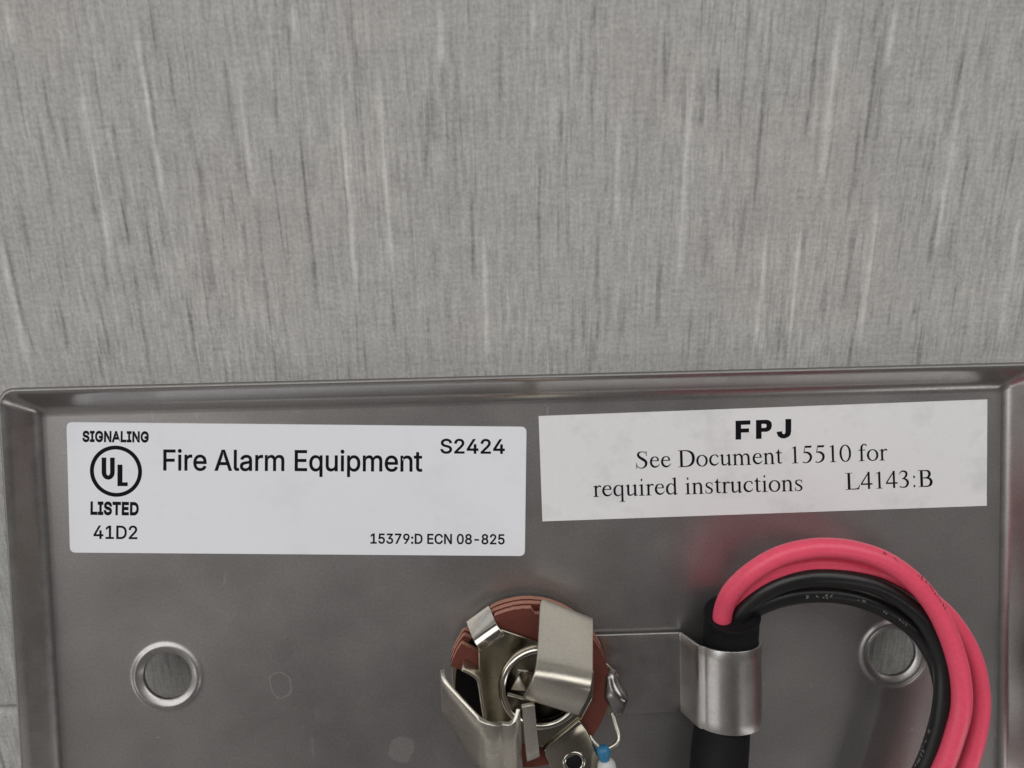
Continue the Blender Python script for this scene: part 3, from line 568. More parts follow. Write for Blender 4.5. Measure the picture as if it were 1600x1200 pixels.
GL = {
 'S': (556, [S((462, 520, 14), (440, 600, 26), (370, 642, 30), (270, 650, 32), (175, 620, 60), (135, 545, 88), (170, 460, 100), (270, 385, 108), (385, 310, 108), (445, 225, 100), (425, 110, 84), (345, 35, 50), (245, 10, 32), (140, 40, 30), (80, 110, 26), (58, 200, 14)),
             ('p', [(448, 676), (470, 676), (476, 480), (455, 480)]), ('p', [(42, 222), (64, 222), (72, -14), (50, -14)])]),
 'e': (444, [bar(70, 268, 400, 300), S((368, 282, 70), (352, 368, 64), (300, 425, 40), (232, 436, 32), (150, 402, 60), (98, 325, 80), (80, 228, 86), (104, 135, 88), (165, 66, 80), (245, 42, 66), (325, 60, 48), (385, 105, 30), (418, 158, 20))]),
 'D': (722, [T(155, 0, 662, 102), bar(16, 0, 150, 20), bar(16, 642, 150, 662), ('p', [(60, 20), (104, 60), (104, 602), (60, 642), (206, 642), (206, 20)][0:0] or [(104, 20), (206, 20), (206, 60), (104, 60)]),
             S((200, 642, 40), (350, 640, 42), (490, 600, 72), (595, 500, 104), (632, 340, 112), (600, 180, 106), (500, 68, 74), (360, 22, 42), (200, 20, 40))]),
 'o': (500, [oval(250, 225, 186, 212, 88, 34)]),
 'c': (444, [S((392, 340, 30), (352, 410, 52), (285, 436, 36), (215, 432, 36), (140, 390, 64), (92, 315, 82), (76, 225, 88), (98, 135, 88), (160, 68, 80), (240, 42, 64), (315, 58, 46), (370, 98, 30), (408, 150, 20)),
             S((372, 335, 50), (372, 350, 66), (372, 365, 50))]),
 'u': (500, [T(112, 110, 450), S((112, 130, 84), (122, 68, 80), (170, 32, 60), (240, 40, 44), (300, 75, 34), (345, 115, 28)), T(380, 30, 450), flag(112, 440), flag(380, 440),
             ('p', [(338, 0), (380, -10), (400, 0), (478, 22), (478, 40), (422, 48), (422, 80), (338, 80)])]),
 'n': (500, [T(118, 0, 430), flag(118, 450), foot(118, 0), S((150, 350, 26), (200, 405, 38), (262, 428, 54), (325, 412, 72), (362, 360, 82), (376, 290, 84), (376, 240, 84)), T(376, 0, 300), foot(376, 0)]),
 'm': (778, [T(118, 0, 430), flag(118, 450), foot(118, 0), S((150, 350, 26), (200, 405, 38), (258, 428, 54), (325, 412, 72), (368, 360, 82), (386, 290, 84), (386, 240, 84)), T(386, 0, 300), foot(386, 0),
             S((418, 350, 26), (470, 405, 38), (530, 428, 54), (600, 412, 72), (640, 360, 82), (654, 290, 84), (654, 240, 84)), T(654, 0, 300), foot(654, 0)]),
 't': (278, [T(125, 100, 500), S((125, 120, 84), (132, 62, 78), (172, 32, 54), (225, 36, 36), (268, 66, 22)), bar(20, 418, 262, 450), ('p', [(20, 418), (20, 436), (83, 490), (118, 560), (142, 579), (150, 579), (150, 418)])]),
 '1': (500, [T(255, 0, 640, 88), foot(255, 0, 130, 18, True, 88), ('p', [(299, 676), (285, 676), (122, 600), (122, 582), (170, 598), (211, 600), (299, 600)])]),
 '5': (500, [('p', [(148, 676), (400, 676), (432, 690), (402, 596), (160, 596)]), ('p', [(152, 676), (174, 676), (130, 410), (92, 390)]),
             S((100, 402, 30), (180, 418, 60), (270, 396, 84), (345, 335, 96), (380, 245, 96), (362, 145, 90), (300, 65, 70), (215, 18, 44), (130, 14, 34), (75, 30, 34)), S((58, 40, 44), (74, 34, 58), (95, 34, 44))]),
 '0': (500, [oval(250, 331, 188, 322, 88, 36)]),
 'f': (333, [T(145, 0, 520), foot(145, 0, 120), bar(25, 418, 300, 450), S((145, 500, 84), (155, 570, 80), (190, 630, 60), (240, 660, 44), (295, 655, 40), (330, 620, 48)), S((322, 600, 50), (326, 620, 62), (324, 636, 50))]),
 'r': (333, [T(125, 0, 430), flag(125, 450), foot(125, 0, 110), S((160, 340, 26), (200, 400, 40), (250, 428, 52), (300, 418, 60), (318, 396, 50)), S((292, 385, 50), (302, 400, 66), (312, 412, 50))]),
 'q': (500, [S((340, 370, 30), (300, 420, 34), (235, 436, 34), (150, 400, 60), (92, 320, 82), (72, 215, 88), (95, 110, 86), (150, 45, 66), (215, 28, 46), (280, 52, 36), (345, 95, 28)), T(378, -200, 440, 80), ('p', [(418, 452), (408, 452), (338, 415), (338, 380), (418, 380)]), foot(378, -217, 112, 18, True, 80)]),
 'i': (278, [T(140, 0, 430), flag(140, 450), foot(140, 0, 115), S((110, 618, 60), (140, 618, 100), (170, 618, 60))]),
 'd': (500, [S((345, 350, 30), (300, 415, 34), (235, 436, 34), (150, 400, 60), (92, 320, 82), (72, 215, 88), (95, 110, 86), (150, 45, 66), (215, 30, 46), (280, 52, 36), (345, 95, 28)), T(382, 30, 670), flag(382, 676),
             ('p', [(340, 0), (382, -12), (402, 0), (485, 24), (485, 42), (424, 48), (424, 80), (340, 80)])]),
 's': (389, [S((318, 330, 16), (300, 395, 26), (240, 430, 32), (170, 430, 36), (105, 395, 58), (88, 335, 66), (125, 275, 74), (210, 225, 78), (285, 165, 78), (300, 100, 70), (262, 40, 52), (190, 12, 34), (110, 30, 26), (70, 85, 20), (52, 150, 14)),
             ('p', [(306, 450), (322, 450), (328, 315), (310, 315)]), ('p', [(44, 160), (60, 160), (68, -8), (50, -8)])]),
 'L': (611, [T(155, 0, 662, 102), bar(14, 0, 150, 20), bar(14, 642, 300, 662), ('p', [(155, 0), (540, 0), (590, 176), (566, 180), (510, 70), (450, 42), (380, 38), (155, 38)])]),
 '4': (500, [bar(14, 166, 474, 226), T(333, 0, 676, 84), ('p', [(375, 676), (325, 676), (12, 228), (12, 200), (72, 222), (292, 556), (375, 600)])]),
 '3': (500, [S((50, 520, 18), (95, 600, 34), (165, 645, 52), (245, 645, 66), (320, 600, 80), (338, 520, 84), (300, 430, 74), (220, 372, 44), (155, 345, 24)),
             S((160, 352, 26), (240, 350, 52), (330, 300, 84), (380, 215, 94), (365, 120, 90), (305, 45, 68), (215, 14, 44), (130, 20, 38), (75, 40, 38)), S((55, 48, 44), (72, 42, 60), (95, 40, 44))]),
 ':': (278, [S((105, 46, 60), (138, 46, 104), (171, 46, 60)), S((105, 405, 60), (138, 405, 104), (171, 405, 60))]),
 'B': (667, [T(155, 0, 662, 102), bar(17, 0, 150, 20), bar(17, 642, 150, 662), S((200, 643, 38), (330, 640, 44), (430, 610, 80), (478, 520, 100), (450, 420, 90), (370, 362, 52), (200, 350, 34)),
             S((200, 352, 34), (380, 345, 52), (490, 300, 90), (536, 195, 108), (500, 85, 96), (400, 26, 54), (200, 19, 38))]),
}
def serif(text, left, right, height, parent, w):
    b = MB(); V = []; F = []
    x = 0
    for ch in text:
        if ch == ' ': x += 250; continue
        adv, pieces = GL[ch]
        for k, (kind, dat) in enumerate(pieces):
            z = .0015 * (k + 1)
            i0 = len(V)
            if kind == 'p':
                if len(dat) < 3: continue
                V += [(x + p[0], p[1], z) for p in dat]; F.append(tuple(range(i0, i0 + len(dat))))
            else:
                P = smooth_path(dat, 5); n = len(P)
                for i in range(n):
                    t = P[min(i + 1, n - 1)][:2] - P[max(i - 1, 0)][:2]; t = t / (np.linalg.norm(t) + 1e-9)
                    nn = np.array([-t[1], t[0]]) * max(P[i][2], 8) / 2
                    a, c = P[i][:2] + nn, P[i][:2] - nn
                    V += [(x + a[0], a[1], z), (x + c[0], c[1], z)]
                for i in range(n - 1): F.append((i0 + 2 * i, i0 + 2 * i + 1, i0 + 2 * i + 3, i0 + 2 * i + 2))
        x += adv
    V = np.array(V)
    b.v = place(V, V[:, 0].min(), V[:, 0].max(), 662, left, right, height, w)
    for q in F: b.face(q)
    fix_up(b)
    return b.build('lettering', M_INK, parent, PB, 'black serif print reading ' + text)

# ------------------------------------------------------------------ stickers
def sticker(corners, rad, material, label):
    C = [at(x, y, 0)[:2] for x, y in corners]
    out = []
    for i in range(4):
        p, a, c = C[i], C[i - 1], C[(i + 1) % 4]
        da = (a - p) / np.linalg.norm(a - p); dc = (c - p) / np.linalg.norm(c - p)
        if rad < .05: out.append(p); continue
        for k in range(7):
            t = k / 6
            q0, q1 = p + da * rad, p + dc * rad
            out.append((1 - t) ** 2 * q0 + 2 * t * (1 - t) * p + t * t * q1)
    b = MB(); poly = out[::-1]
    b.prism(poly, .012, .10)
    return b.build('sticker', material, plate, PB, label)
TW = .112
lab1 = sticker([(104.5, 659.5), (822.7, 666.7), (820, 868.5), (110, 863)], .65, M_LAB1, 'glossy white sticker reading Fire Alarm Equipment')
lab2 = sticker([(841.5, 650), (1542, 624), (1541, 790), (847.5, 814.4)], 0, M_LAB2, 'smudged matte white sticker with square corners reading FPJ')

sans('SIGNALING', (128.7, 689.3), (232.4, 690.3), 15.0, lab1, TW, 44, 24, 1.5)
sans('LISTED', (141.2, 803), (216.7, 804), 18.0, lab1, TW, 45, 24, 1.45)
sans('41D2', (146, 841.5), (214.5, 842), 20.0, lab1, TW, 13)
sans('Fire Alarm Equipment', (255, 734.6), (660, 736.4), 31.7, lab1, TW, 11)
sans('S2424', (688, 708), (788.8, 708.6), 21.8, lab1, TW, 15)
sans('15379:D ECN 08-825', (578.8, 849), (788.5, 850.2), 15.0, lab1, TW, 18, 4)

def emblem():
    c = at(181.2, 736.3, TW); R1 = np.linalg.norm(at(221.9, 736.3, TW) - c); R0 = np.linalg.norm(at(215.7, 736.3, TW) - c)
    b = MB()
    b.grid([[(c[0] + r * math.cos(a), c[1] + r * math.sin(a), TW) for a in [2 * math.pi * k / 72 for k in range(72)]] for r in (R1, R0)], True, False)
    # U: two stems and a round bottom; L: stem and foot, set lower
    u = []
    for k in range(13):
        a = math.pi * k / 12; u.append((169 + 10.2 * math.cos(a), 738 + 11.5 * math.sin(a)))
    ui = []
    for k in range(13):
        a = math.pi * k / 12; ui.append((169 + 3.0 * math.cos(a), 738 + 5.0 * math.sin(a)))
    outer = [(179.2, 715)] + u + [(158.8, 715)]
    inner = [(172, 715)] + ui + [(166, 715)]
    A = b.pts([at(x, y, TW) for x, y in outer]); B = b.pts([at(x, y, TW) for x, y in inner])
    for i in range(len(A) - 1): b.face((A[i], A[i + 1], B[i + 1], B[i]))
    for p in ([(183.5, 726), (191.3, 726), (191.3, 753.6), (183.5, 753.6)], [(183.5, 753.6), (199.6, 753.6), (199.4, 759.6), (183.5, 759.6)]):
        b.face(b.pts([at(x, y, TW) for x, y in p]))
    fix_up(b)
    b.build('emblem', M_INK, lab1, PB, 'round certification mark with the letters UL')
emblem()

def heavy():                              # F P J in a broad black face
    def L(x, y): return (1149.3 + x * 87 / 240 , 687 - y * 29.5 / 85 - x * 87 / 240 * .034)
    F = [[(0, 0), (24, 0), (24, 85), (0, 85)], [(24, 66), (64, 66), (64, 85), (24, 85)], [(24, 31), (58, 31), (58, 49), (24, 49)]]
    P = [[(88, 0), (112, 0), (112, 85), (88, 85)]]
    po = [(112, 85), (134, 85), (147, 81), (155, 72), (157, 58), (154, 45), (146, 35), (134, 31), (112, 31)]
    pi_ = [(112, 67), (125, 67), (130, 66), (133, 63), (134, 58), (133, 53), (130, 50), (125, 49), (112, 49)]
    J = [[(215, 85), (240, 85), (240, 30), (215, 30)]]
    jo = [(240, 30), (237, 14), (228, 4), (212, -2), (196, 0), (184, 8), (178, 22), (177, 29)]
    ji = [(215, 30), (214.5, 24), (213, 20), (210, 18), (206, 18), (203, 20), (201, 25), (200.5, 31)]
    polys = F + P + J
    for a, c in ((po, pi_), (jo, ji)):
        for i in range(len(a) - 1): polys.append([a[i], a[i + 1], c[i + 1], c[i]])
    b = MB()
    for p in polys: b.face(b.pts([at(*L(*q), TW) for q in p]))
    fix_up(b)
    b.build('lettering', M_INK, lab2, PB, 'heavy black print reading FPJ')
heavy()
serif('See Document 15510 for', (994, 732.2), (1387, 719.2), 26.3, lab2, TW)
serif('required instructions', (927, 776.7), (1254, 767.0), 26.3, lab2, TW)
serif('L4143:B', (1321.5, 765.4), (1457.5, 760.2), 26.3, lab2, TW)

# ------------------------------------------------------------------ cable clamp strap (part of the plate)
def strap():
    b = MB()
    yt, yb = at(1000, 989, .5)[1], at(1000, 1112, .5)[1]
    cx = at(1137, 1070, 3.3)[0]; r = 3.35; cz = 3.25
    prof = [(at(880, 1050, .5)[0], .5)]
    x0 = at(1066, 1050, .5)[0]
    prof += [(x0 - .8, .5), (x0 - .25, .52), (x0, .62)]
    for a in np.linspace(168, 8, 26):
        rr = r + (.25 if a > 150 else 0)
        prof.append((cx + rr * math.cos(math.radians(a)), cz + rr * math.sin(math.radians(a))))
    prof += [(cx + r + .05, cz - .4), (cx + r + .1, cz - 1.0)]
    n = len(prof)
    rows = []
    for k in range(9):
        t = k / 8; y = yt + (yb - yt) * t
        row = []
        for i, (x, z) in enumerate(prof):
            yy = y
            e = max(0, i - (n - 6)) / 5        # rounded free end
            yy = (yt + yb) / 2 + (y - (yt + yb) / 2) * (1 - .10 * e ** 3)
            row.append((x, yy, z))
        rows.append(row)
    b.grid(rows, False, True)
    o = b.build('cable_clamp', M_STRAP, plate, PB)
    solid(o, .38, .08)
strap()

# ------------------------------------------------------------------ jack
JB = (0, 0, 0)
jack = thing('phone_jack', JB, 'nickel jack socket with red brown insulating discs fixed in the middle of the plate', 'jack socket')
def P2(x, y, w): return tuple(at(x, y, w)[:2])
JC = np.array(P2(826, 1075, 5.7)); JR = np.linalg.norm(np.array(P2(954, 1075, 5.7)) - JC)

HCN = np.array(P2(846, 1077, 7)); H1 = np.linalg.norm(np.array(P2(846 + 67, 1077, 7)) - HCN); H0 = np.linalg.norm(np.array(P2(846 + 54, 1077, 7)) - HCN)

def wafer(w0, w1, r, notch):
    poly = []
    for k in range(120):
        a = 360 * k / 120; rr = r
        for a0, a1, dep in notch:
            if a0 <= a <= a1: rr = r - dep
        rr += .018 * math.sin(k * 1.7 + w0) * math.sin(k * .61 + 2 * w0) + .012 * math.sin(k * 2.9)
        poly.append((JC[0] + rr * math.cos(math.radians(a)), JC[1] + rr * math.sin(math.radians(a))))
    hole = [(HCN[0] + 4.55 * math.cos(2 * math.pi * k / 40), HCN[1] + 4.55 * math.sin(2 * math.pi * k / 40)) for k in range(40)]
    v, f = filled([poly, hole])
    b = MB()
    for w, flip in ((w1, False), (w0, True)):
        i0 = len(b.v); b.v += [(x, y, w) for x, y, _ in v]
        for q in f:
            x = [v[i] for i in q]
            ar = sum(x[i][0] * x[(i + 1) % len(x)][1] - x[(i + 1) % len(x)][0] * x[i][1] for i in range(len(x)))
            q = [i0 + i for i in q]
            if (ar < 0) != flip: q = q[::-1]
            b.face(q)
    for lp, fl in ((poly, False), (hole, True)):
        A = b.pts([(x, y, w0) for x, y in lp]); Bq = b.pts([(x, y, w1) for x, y in lp])
        for i in range(len(lp)):
            j = (i + 1) % len(lp); q = (A[i], A[j], Bq[j], Bq[i])
            b.face(q[::-1] if fl else q, False, 1)
    o = b.build('insulating_disc', [M_PHEN, M_PHENE], jack, JB)
    bv = o.modifiers.new('edge', 'BEVEL'); bv.width = .00022; bv.segments = 2; bv.limit_method = 'ANGLE'; bv.angle_limit = math.radians(60); bv.material = 1
CUT = (164, 243, 3.6)
wafer(1.75, 2.85, JR * 1.0, [(118, 140, 1.2), CUT])
wafer(3.35, 4.45, JR * 1.0, [(118, 140, 1.9), CUT])
wafer(4.75, 5.75, JR * .99, [(117, 141, 2.6), (79.5, 85, .6), (0, 6, .4), CUT])

b = MB()
rings = []
for r, w, c in ((4.6, .9, HCN), (JR * .95, .9, JC), (JR * .96, 1.0, JC), (JR * .96, 1.6, JC), (JR * .95, 1.7, JC), (4.6, 1.7, HCN)):
    rings.append([(c[0] + r * math.cos(a), c[1] + r * math.sin(a), w) for a in [2 * math.pi * k / 72 for k in range(72)]])
b.grid(rings, True, False, flip=True)
b.build('base_washer', M_DULL, jack, JB)
b = MB()                                   # added black discs that stand in for shade in the notched cavity
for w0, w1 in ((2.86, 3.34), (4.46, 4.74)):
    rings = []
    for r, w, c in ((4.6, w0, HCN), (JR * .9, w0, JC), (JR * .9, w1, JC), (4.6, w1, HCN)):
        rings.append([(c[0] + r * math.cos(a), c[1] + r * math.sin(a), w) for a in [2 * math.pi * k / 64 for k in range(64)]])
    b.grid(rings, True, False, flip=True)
b.build('shade_disc', M_CAVITY, jack, JB)

def top_plate():
    W = 6.4
    pts = [(747, 1009), (783, 983), (842, 1003), (905, 1020), (929, 1050), (926, 1092), (908, 1126), (849, 1168), (800, 1160), (757, 1126), (748, 1062)]
    poly = [P2(x, y, W) for x, y in pts][::-1]
    hole = [(HCN[0] + H0 * math.cos(2 * math.pi * k / 48), HCN[1] + H0 * math.sin(2 * math.pi * k / 48)) for k in range(48)]
    v, f = filled([poly, hole])
    b = MB(); i0 = len(b.v); b.v += [(x, y, W) for x, y, _ in v]
    for q in f: b.face([i0 + i for i in q])
    fix_up(b)
    o = b.build('top_frame', M_NICK, jack, JB); solid(o, .6, .12)
    # ear folded down over the discs, upper left
    b = MB()
    rows = []
    A, B_ = np.array((*P2(783, 983, W), W)), np.array((*P2(747, 1009, W), W))
    out = np.array([-.62, .78, 0]); out /= np.linalg.norm(out)
    for o_, h in ((-.6, 0.02), (0, 0.02), (.25, -.05), (.5, -.25), (.75, -.65), (1.45, -2.2), (1.7, -2.9)):
        rows.append([A + out * o_ + [0, 0, h], B_ + out * o_ + [0, 0, h]])
    b.grid(rows, False, True)
    o = b.build('frame_ear', M_BUSH, jack, JB); solid(o, .5, .08)
    # solder tag folded outwards, lower right
    b = MB()
    rows = [[(*P2(857, 1160, W), W + .02), (*P2(904, 1122, W), W + .02)], [(*P2(849, 1168, W), W + .02), (*P2(908, 1126, W), W + .02)],
            [(*P2(851, 1176, 6.1), 6.1), (*P2(915, 1136, 6.1), 6.1)], [(*P2(862, 1200, 5.4), 5.4), (*P2(931, 1168, 5.4), 5.4)],
            [(*P2(872, 1225, 4.8), 4.8), (*P2(942, 1196, 4.8), 4.8)], [(*P2(888, 1242, 4.6), 4.6), (*P2(934, 1222, 4.6), 4.6)]]
    b.grid(rows, False, True)
    o = b.build('solder_tag', M_NICK, jack, JB); solid(o, .5, .1)
    c = at(897, 1191, 6.15); b = MB()
    b.grid([[(c[0] + (r + k * math.cos(p)) * math.cos(a), c[1] + (r + k * math.cos(p)) * math.sin(a), c[2] - .1 + k * math.sin(p))
             for a in [2 * math.pi * i / 32 for i in range(32)]] for r, k in ((1.05, .22),) for p in [2 * math.pi * j / 12 for j in range(13)]], True, True)
    b.build('eyelet', M_BUSH, jack, JB)
    b = MB(); b.lathe([(0.0, 6.1), (1.0, 6.1), (1.0, 5.8)], (c[0], c[1]), 24)
    b.build('eyelet_core', M_SLEEVE, jack, JB)
top_plate()

b = MB()                                   # threaded bushing through the plate to the front
prof = [(H1, 6.45), (H1 + .02, 6.75), (H1 - .12, 7.0), (H1 - .35, 7.12), (H1 - .6, 7.1), (H0 + .1, 6.9), (H0, 6.6), (H0, 6.2)]
b.lathe(prof, tuple(HCN), 64)
prof = [(3.3, -9.25), (4.4, -9.25)]
for k in range(13): prof += [(4.45, -9.1 + k * .62), (4.25, -8.8 + k * .62)]
b.lathe(prof, tuple(HCN), 64)
b.build('bushing', M_BUSH, jack, JB)
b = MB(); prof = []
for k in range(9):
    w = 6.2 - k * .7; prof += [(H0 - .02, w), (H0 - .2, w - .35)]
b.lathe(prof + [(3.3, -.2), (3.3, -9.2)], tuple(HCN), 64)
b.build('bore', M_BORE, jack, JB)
b = MB()                                   # hexagon nut on the front, what the plate rests on
hexp = [(HCN[0] + 7.2 * math.cos(math.radians(60 * k + 10)), HCN[1] + 7.2 * math.sin(math.radians(60 * k + 10))) for k in range(6)]
b.prism(hexp, -3.2, -.85); b.build('nut', M_NICK, jack, JB)

def sheet(rows, name, m, t=.42, bev=.08, n=5, label=None):
    """rows of (px, py, w); smoothed along the strip"""
    R = [[at(*p) for p in r] for r in rows]
    cols = list(zip(*R)); cols = [smooth_path(c, n) for c in cols]
    b = MB(); b.grid([list(r) for r in zip(*cols)], False, True)
    o = b.build(name, m, jack, JB, label); solid(o, t, bev, 0)
    return o
# long tip spring: rises from the upper edge, leans over the hole and hooks down
sheet([[(848, 938, 4.6), (926, 969, 4.6)], [(844, 946, 6.5), (926, 978, 6.5)], [(841, 1000, 12.5), (926, 1020, 12.5)], [(839, 1030, 15.8), (926, 1046, 15.8)],
       [(837, 1044, 16.9), (925, 1061, 16.9)], [(833, 1057, 17.3), (922, 1076, 17.3)], [(829, 1068, 16.9), (917, 1090, 16.9)], [(824, 1078, 15.9), (911, 1102, 15.9)], [(818, 1088, 14.2), (904, 1115, 14.2)]], 'tip_spring', M_SPRING, .45, .1)
# broad folded spring, lower left
def folded_spring():
    prof = [[(691, 1046), (691, 1112)], [(696, 1064), (699, 1122)], [(724, 1096), (722, 1160)], [(746, 1119), (747, 1203)], [(753, 1125), (755, 1213)], [(762, 1129.5), (765, 1221)], [(774, 1131.5), (778, 1224)], [(784, 1130), (789, 1223)],
            [(794, 1131), (799, 1224)], [(802, 1127), (807, 1222)], [(807, 1119), (812, 1216)], [(810, 1107), (815, 1206)]]
    wt = [14.6, 15.3, 15.9, 16.2, 16.45, 16.65, 16.5, 16.05, 16.05, 16.25, 16.15, 15.9]; wb = [11.0, 10.6, 9.2, 7.9, 7.4, 7.2, 6.9, 6.4, 6.4, 6.6, 6.6, 6.5]
    rows = []
    cols = []
    for (p0, p1), a, c in zip(prof, wt, wb):
        A, B_ = at(*p0, a), at(*p1, c)
        cols.append([A + (B_ - A) * t for t in (0, .25, .5, .75, 1.0)])
    cc = [smooth_path(r, 3) for r in zip(*cols)]
    b = MB(); b.grid(cc, False, True)
    # bent foot that runs back down under the discs
    o = b.build('sleeve_spring', M_FOLD, jack, JB); solid(o, .42, .08, 0)
    b = MB()
    R = [[at(756, 1212, 6.6), at(812, 1212, 6.6)], [at(760, 1245, 3.6), at(812, 1245, 3.6)], [at(765, 1262, 1.6), at(812, 1262, 1.6)], [at(770, 1240, 1.45), at(812, 1240, 1.45)]]
    b.grid(R, False, True); o = b.build('spring_foot', M_SPRING, jack, JB); solid(o, .42, 0, 0)
folded_spring()
# side wall of the frame seen inside the folded spring
def frame_wall():
    b = MB(); path = smooth_path([(722, 1046), (736, 1053), (747, 1062), (751, 1078), (754, 1100), (758, 1124)], 4)
    b.grid([[at(x, y, 8.2) for x, y in path], [at(x, y, 8.2) - np.array([0, 0, 2.4]) for x, y in path]], False, True)
    o = b.build('frame_wall', M_SPRING, jack, JB); solid(o, .4, .08, 0)
frame_wall()
sheet([[(815, 1103, 14.2), (835, 1099, 14.2)], [(818, 1140, 12), (838, 1135, 12)], [(823, 1188, 8.8), (843, 1180, 8.8)]], 'break_spring', M_SPRING, .4, .06, 3)
sheet([[(809, 1046, 12.2), (836, 1050, 12.2)], [(806, 1062, 12.0), (830, 1066, 12.0)], [(799, 1076, 11.8), (824, 1081, 11.8)]], 'contact_finger', M_NICK, .35, .05, 3)
sheet([[(811, 1056, 13.0), (812, 1056.5, 13.0)], [(799, 1077, 12.6), (822, 1079, 13.2)]], 'contact_tip', M_SPRING, .3, .04, 2)
sheet([[(793, 1084, 13.2), (834, 1095, 13.6)], [(794, 1092, 12.6), (826, 1100, 13.0)], [(801, 1112, 11.4), (812, 1108, 11.4)]], 'contact_hook', M_NICK, .35, .05, 3)

# solder lug with its blob and lead, right-hand side
def lug():
    sheet([[(925, 1034, 4.4), (925, 1112, 4.4)], [(945, 1034, 4.4), (942, 1114, 4.4)], [(958, 1046, 4.5), (955, 1118, 4.5)], [(966, 1056, 4.9), (962, 1120, 4.9)]], 'solder_lug', M_NICK, .45, .08, 3)
    b = MB(); rows = []
    c = at(960, 1082, 5.2); ax = np.array(at(964, 1118, 5)) - np.array(at(956, 1050, 5)); L = np.linalg.norm(ax); ax /= L
    sd = np.array([ax[1], -ax[0], 0])
    if sd[0] < 0: sd = -sd
    for i in range(15):
        t = -1 + 2 * i / 14; r = math.sqrt(max(0, 1 - t * t)) + .001
        rr = r * (.92 + .13 * math.sin(t * 5 + 1))
        rows.append([c + ax * t * L * .56 + sd * (rr * 1.3 * math.cos(a) + .22 * math.sin(t * 3)) + np.array([0, 0, rr * 1.0 * 1.35 * math.sin(a) * (1 + .15 * math.sin(2 * a + t * 3))])
                     for a in [2 * math.pi * k / 24 for k in range(24)]])
    b.grid(rows, True, True); b.build('solder_blob', M_SOLDER, jack, JB)
lug()
res = thing('resistor', at(946, 1215, 5), 'tiny blue and white resistor on bent wire leads beside the jack', 'resistor')
RB = at(946, 1215, 5)
b = MB(); b.tube(smooth_path([at(956, 1112, 5.2), at(962, 1132, 5.6), at(967, 1150, 6), at(963, 1162, 6.3), at(948, 1171, 6.3)], 6), .24, 12)
b.tube(smooth_path([at(921, 1148, 5.6), at(927, 1158, 5.9), at(940, 1171, 6.2)], 5), .17, 10)
b.build('lead', M_SPRING, res, RB)
b = MB(); b.tube([at(942, 1165, 6.3), at(942, 1167, 6.3), at(943, 1172, 6.3), at(944, 1180, 6.2), at(945, 1188, 6.1), at(945, 1196, 6.0)], [.3, .62, .78, .66, .5, .5], 16)
b.build('end_cap', M_BLUE, res, RB)
b = MB(); b.tube([at(947, 1185, 6.0), at(947, 1187, 6), at(947.5, 1192, 6), at(948, 1200, 6), at(950, 1250, 5.6), at(950, 1254, 5.6)], [.2, .65, .95, 1.05, 1.05, .6], 18)
b.build('body', M_WHITE, res, RB)

# ------------------------------------------------------------------ wires
WB = tuple(at(1130, 1070, 3.2))
wires = thing('wire_bundle', WB, 'red and black wires looping out of a black sleeve held under the steel clamp', 'wires')
def sleeve():
    b = MB()
    path = smooth_path([at(1144, 958, 4.5), at(1143, 975, 3.9), at(1140, 1010, 3.25), at(1135, 1070, 3.2), at(1130, 1120, 3.3), at(1125, 1170, 4.0), at(1121, 1230, 5.2), at(1118, 1300, 6.2)], 6)
    n = len(path); rad = [2.98 + .02 * math.sin(i * .9) + (.06 if i < 2 else 0) + max(0, i - 18) * .012 for i in range(n)]
    b.tube(path, rad, 40, False)
    d = path[0] - path[1]; d /= np.linalg.norm(d)
    x = np.cross(d, [0, 0, 1.]); x /= np.linalg.norm(x); y = np.cross(d, x)
    rows = []
    for r, k in ((3.03, 0), (2.95, .05), (2.8, .05), (2.72, -.02), (2.6, -.03), (.05, .0)):
        rows.append([path[0] + d * k + r * (math.cos(a) * x + math.sin(a) * y) for a in [2 * math.pi * j / 40 for j in range(40)]])
    b.grid(rows, True, True)
    o = b.build('sleeve', M_SLEEVE, wires, WB)
sleeve()
def prints(parent, path, r, spans, m):
    # worn, unreadable ink flecks along the insulation
    b = MB(); rg = random.Random(5)
    for i0, i1, tilt, size in spans:
        k = i0
        while k < i1:
            p = path[k]; tg = path[k + 1] - path[k - 1]; tg /= np.linalg.norm(tg)
            vw = CC - p; vw -= tg * (vw @ tg); vw /= np.linalg.norm(vw)
            sd = np.cross(tg, vw)
            for _ in range(rg.choice((1, 2, 2))):
                a0 = tilt + rg.uniform(-.22, .1); a1 = a0 + rg.uniform(.1, .34) * size
                t0 = rg.uniform(-.2, .2); t1 = t0 + rg.uniform(-.16, .16); wv = rg.uniform(.05, .09)
                q = []
                for (t, a) in ((t0 - wv, a0), (t0 + wv, a0), (t1 + wv, a1), (t1 - wv, a1)):
                    q.append(p + tg * t + (r + .012) * (vw * math.cos(a) + sd * math.sin(a)))
                b.face(b.pts(q))
            k += rg.choice((1, 1, 2))
    o = b.build('print_mark', m, parent, WB)
def wire(pts, r, m, lab, name='wire', spans=(), pm=None):
    # each point: px, py, w
    b = MB(); path = smooth_path([at(*p) for p in pts], 8); b.tube(path, r, 20)
    o = b.build(name, m, wires, WB, lab)
    if spans: prints(o, path, r, spans, pm)
    return o
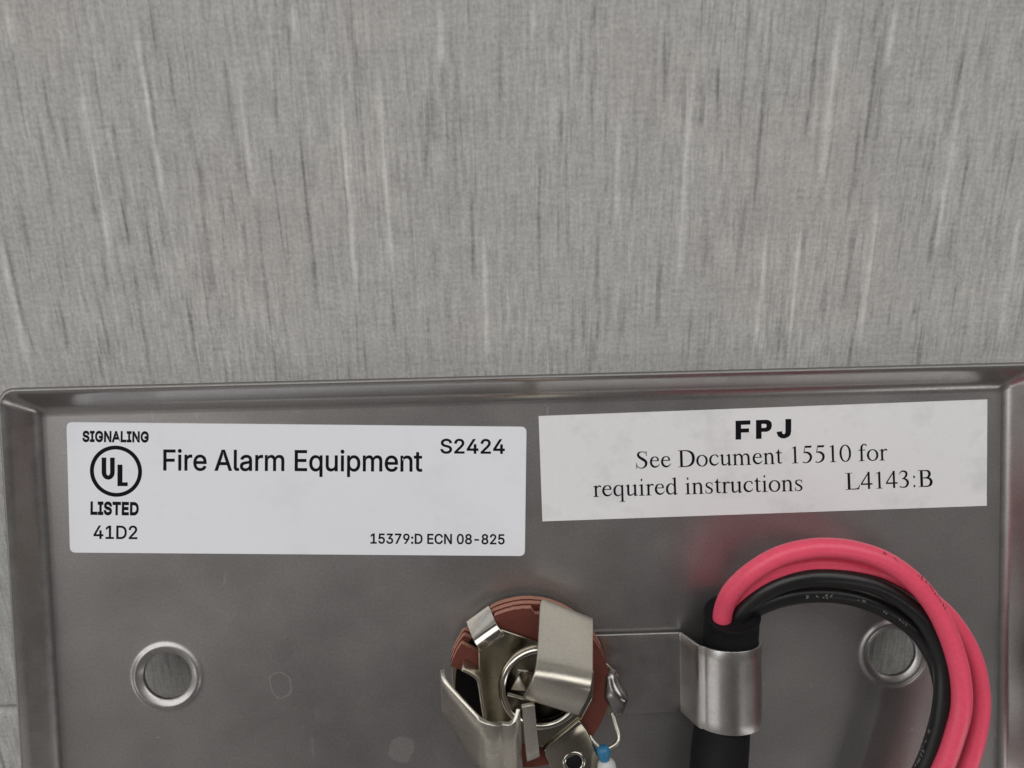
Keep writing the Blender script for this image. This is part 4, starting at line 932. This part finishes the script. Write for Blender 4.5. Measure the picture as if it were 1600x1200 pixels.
A_ = [(1130, 1005, 3.9), (1128, 980, 4.6), (1131, 951, 5.6), (1145, 922, 7.2), (1176, 893, 8.6), (1216, 870, 9.4), (1256, 859, 9.8), (1292, 856, 9.9), (1332, 860, 9.8), (1375, 873, 9.6), (1411.5, 895, 9.4), (1444, 926, 9.3), (1469.5, 964, 9.2),
      (1490, 1014, 9.1), (1501, 1061, 9.0), (1502, 1108, 8.8), (1490, 1155, 8.4), (1473, 1200, 8.0), (1440, 1262, 7.0), (1405, 1310, 6.0)]
B_ = [(1141, 1005, 2.6), (1142, 980, 3.3), (1149, 946, 4.7), (1176, 912, 6.4), (1216, 891, 7.4), (1256, 882, 7.7), (1292, 880, 7.8), (1332, 883, 7.7), (1375, 892, 7.4), (1411, 909, 7.0), (1448, 934, 6.6), (1480, 962, 6.4), (1506, 998, 6.3), (1523, 1037, 6.3),
      (1531, 1079, 6.3), (1531, 1119, 6.3), (1523, 1162, 6.2), (1511, 1200, 6.0), (1490, 1260, 5.6), (1462, 1310, 5.0)]
C_ = [(1150, 1005, 3.8), (1152, 980, 4.5), (1161, 952, 5.5), (1183, 931, 6.6), (1216, 913, 7.6), (1256, 903, 8.2), (1292, 901, 8.3), (1332, 905, 8.2), (1368, 914, 8.0), (1404, 933, 7.8), (1437, 960, 7.6), (1459, 992, 7.5), (1472, 1032, 7.4), (1475, 1075, 7.3),
      (1470, 1119, 7.1), (1458, 1162, 6.8), (1443, 1200, 6.4), (1410, 1262, 5.6), (1375, 1310, 4.8)]
D_ = [(1155, 1005, 2.6), (1158, 980, 3.2), (1171, 956, 4.2), (1201, 940, 5.2), (1237, 930, 5.9), (1274, 926.5, 6.2), (1310, 928, 6.2), (1347, 936, 6.1), (1385, 952, 6.0), (1415, 971, 5.8), (1442, 996, 5.6), (1463, 1034, 5.4), (1474, 1075, 5.2), (1474, 1119, 5.0),
      (1466, 1162, 4.8), (1452, 1200, 4.5), (1420, 1262, 4.0), (1388, 1310, 3.4)]
wire(A_, 1.04, M_RED, 'outer red wire arching highest', spans=((71, 76, -.75, .8), (82, 94, -.95, .8)), pm=M_DKRED)
wire(B_, 1.02, M_RED, 'red wire crossing underneath the other red one')
wire(C_, 1.02, M_BLACK, 'black wire lying against the red pair', spans=((116, 132, .75, 1.0),), pm=M_GREY)
wire(D_, 1.03, M_BLACK, 'innermost black wire, lowest in the loop', spans=((36, 45, .35, .9), (54, 56, .2, .9), (62, 64, .3, .9), (68, 71, .2, .9)), pm=M_GREY)
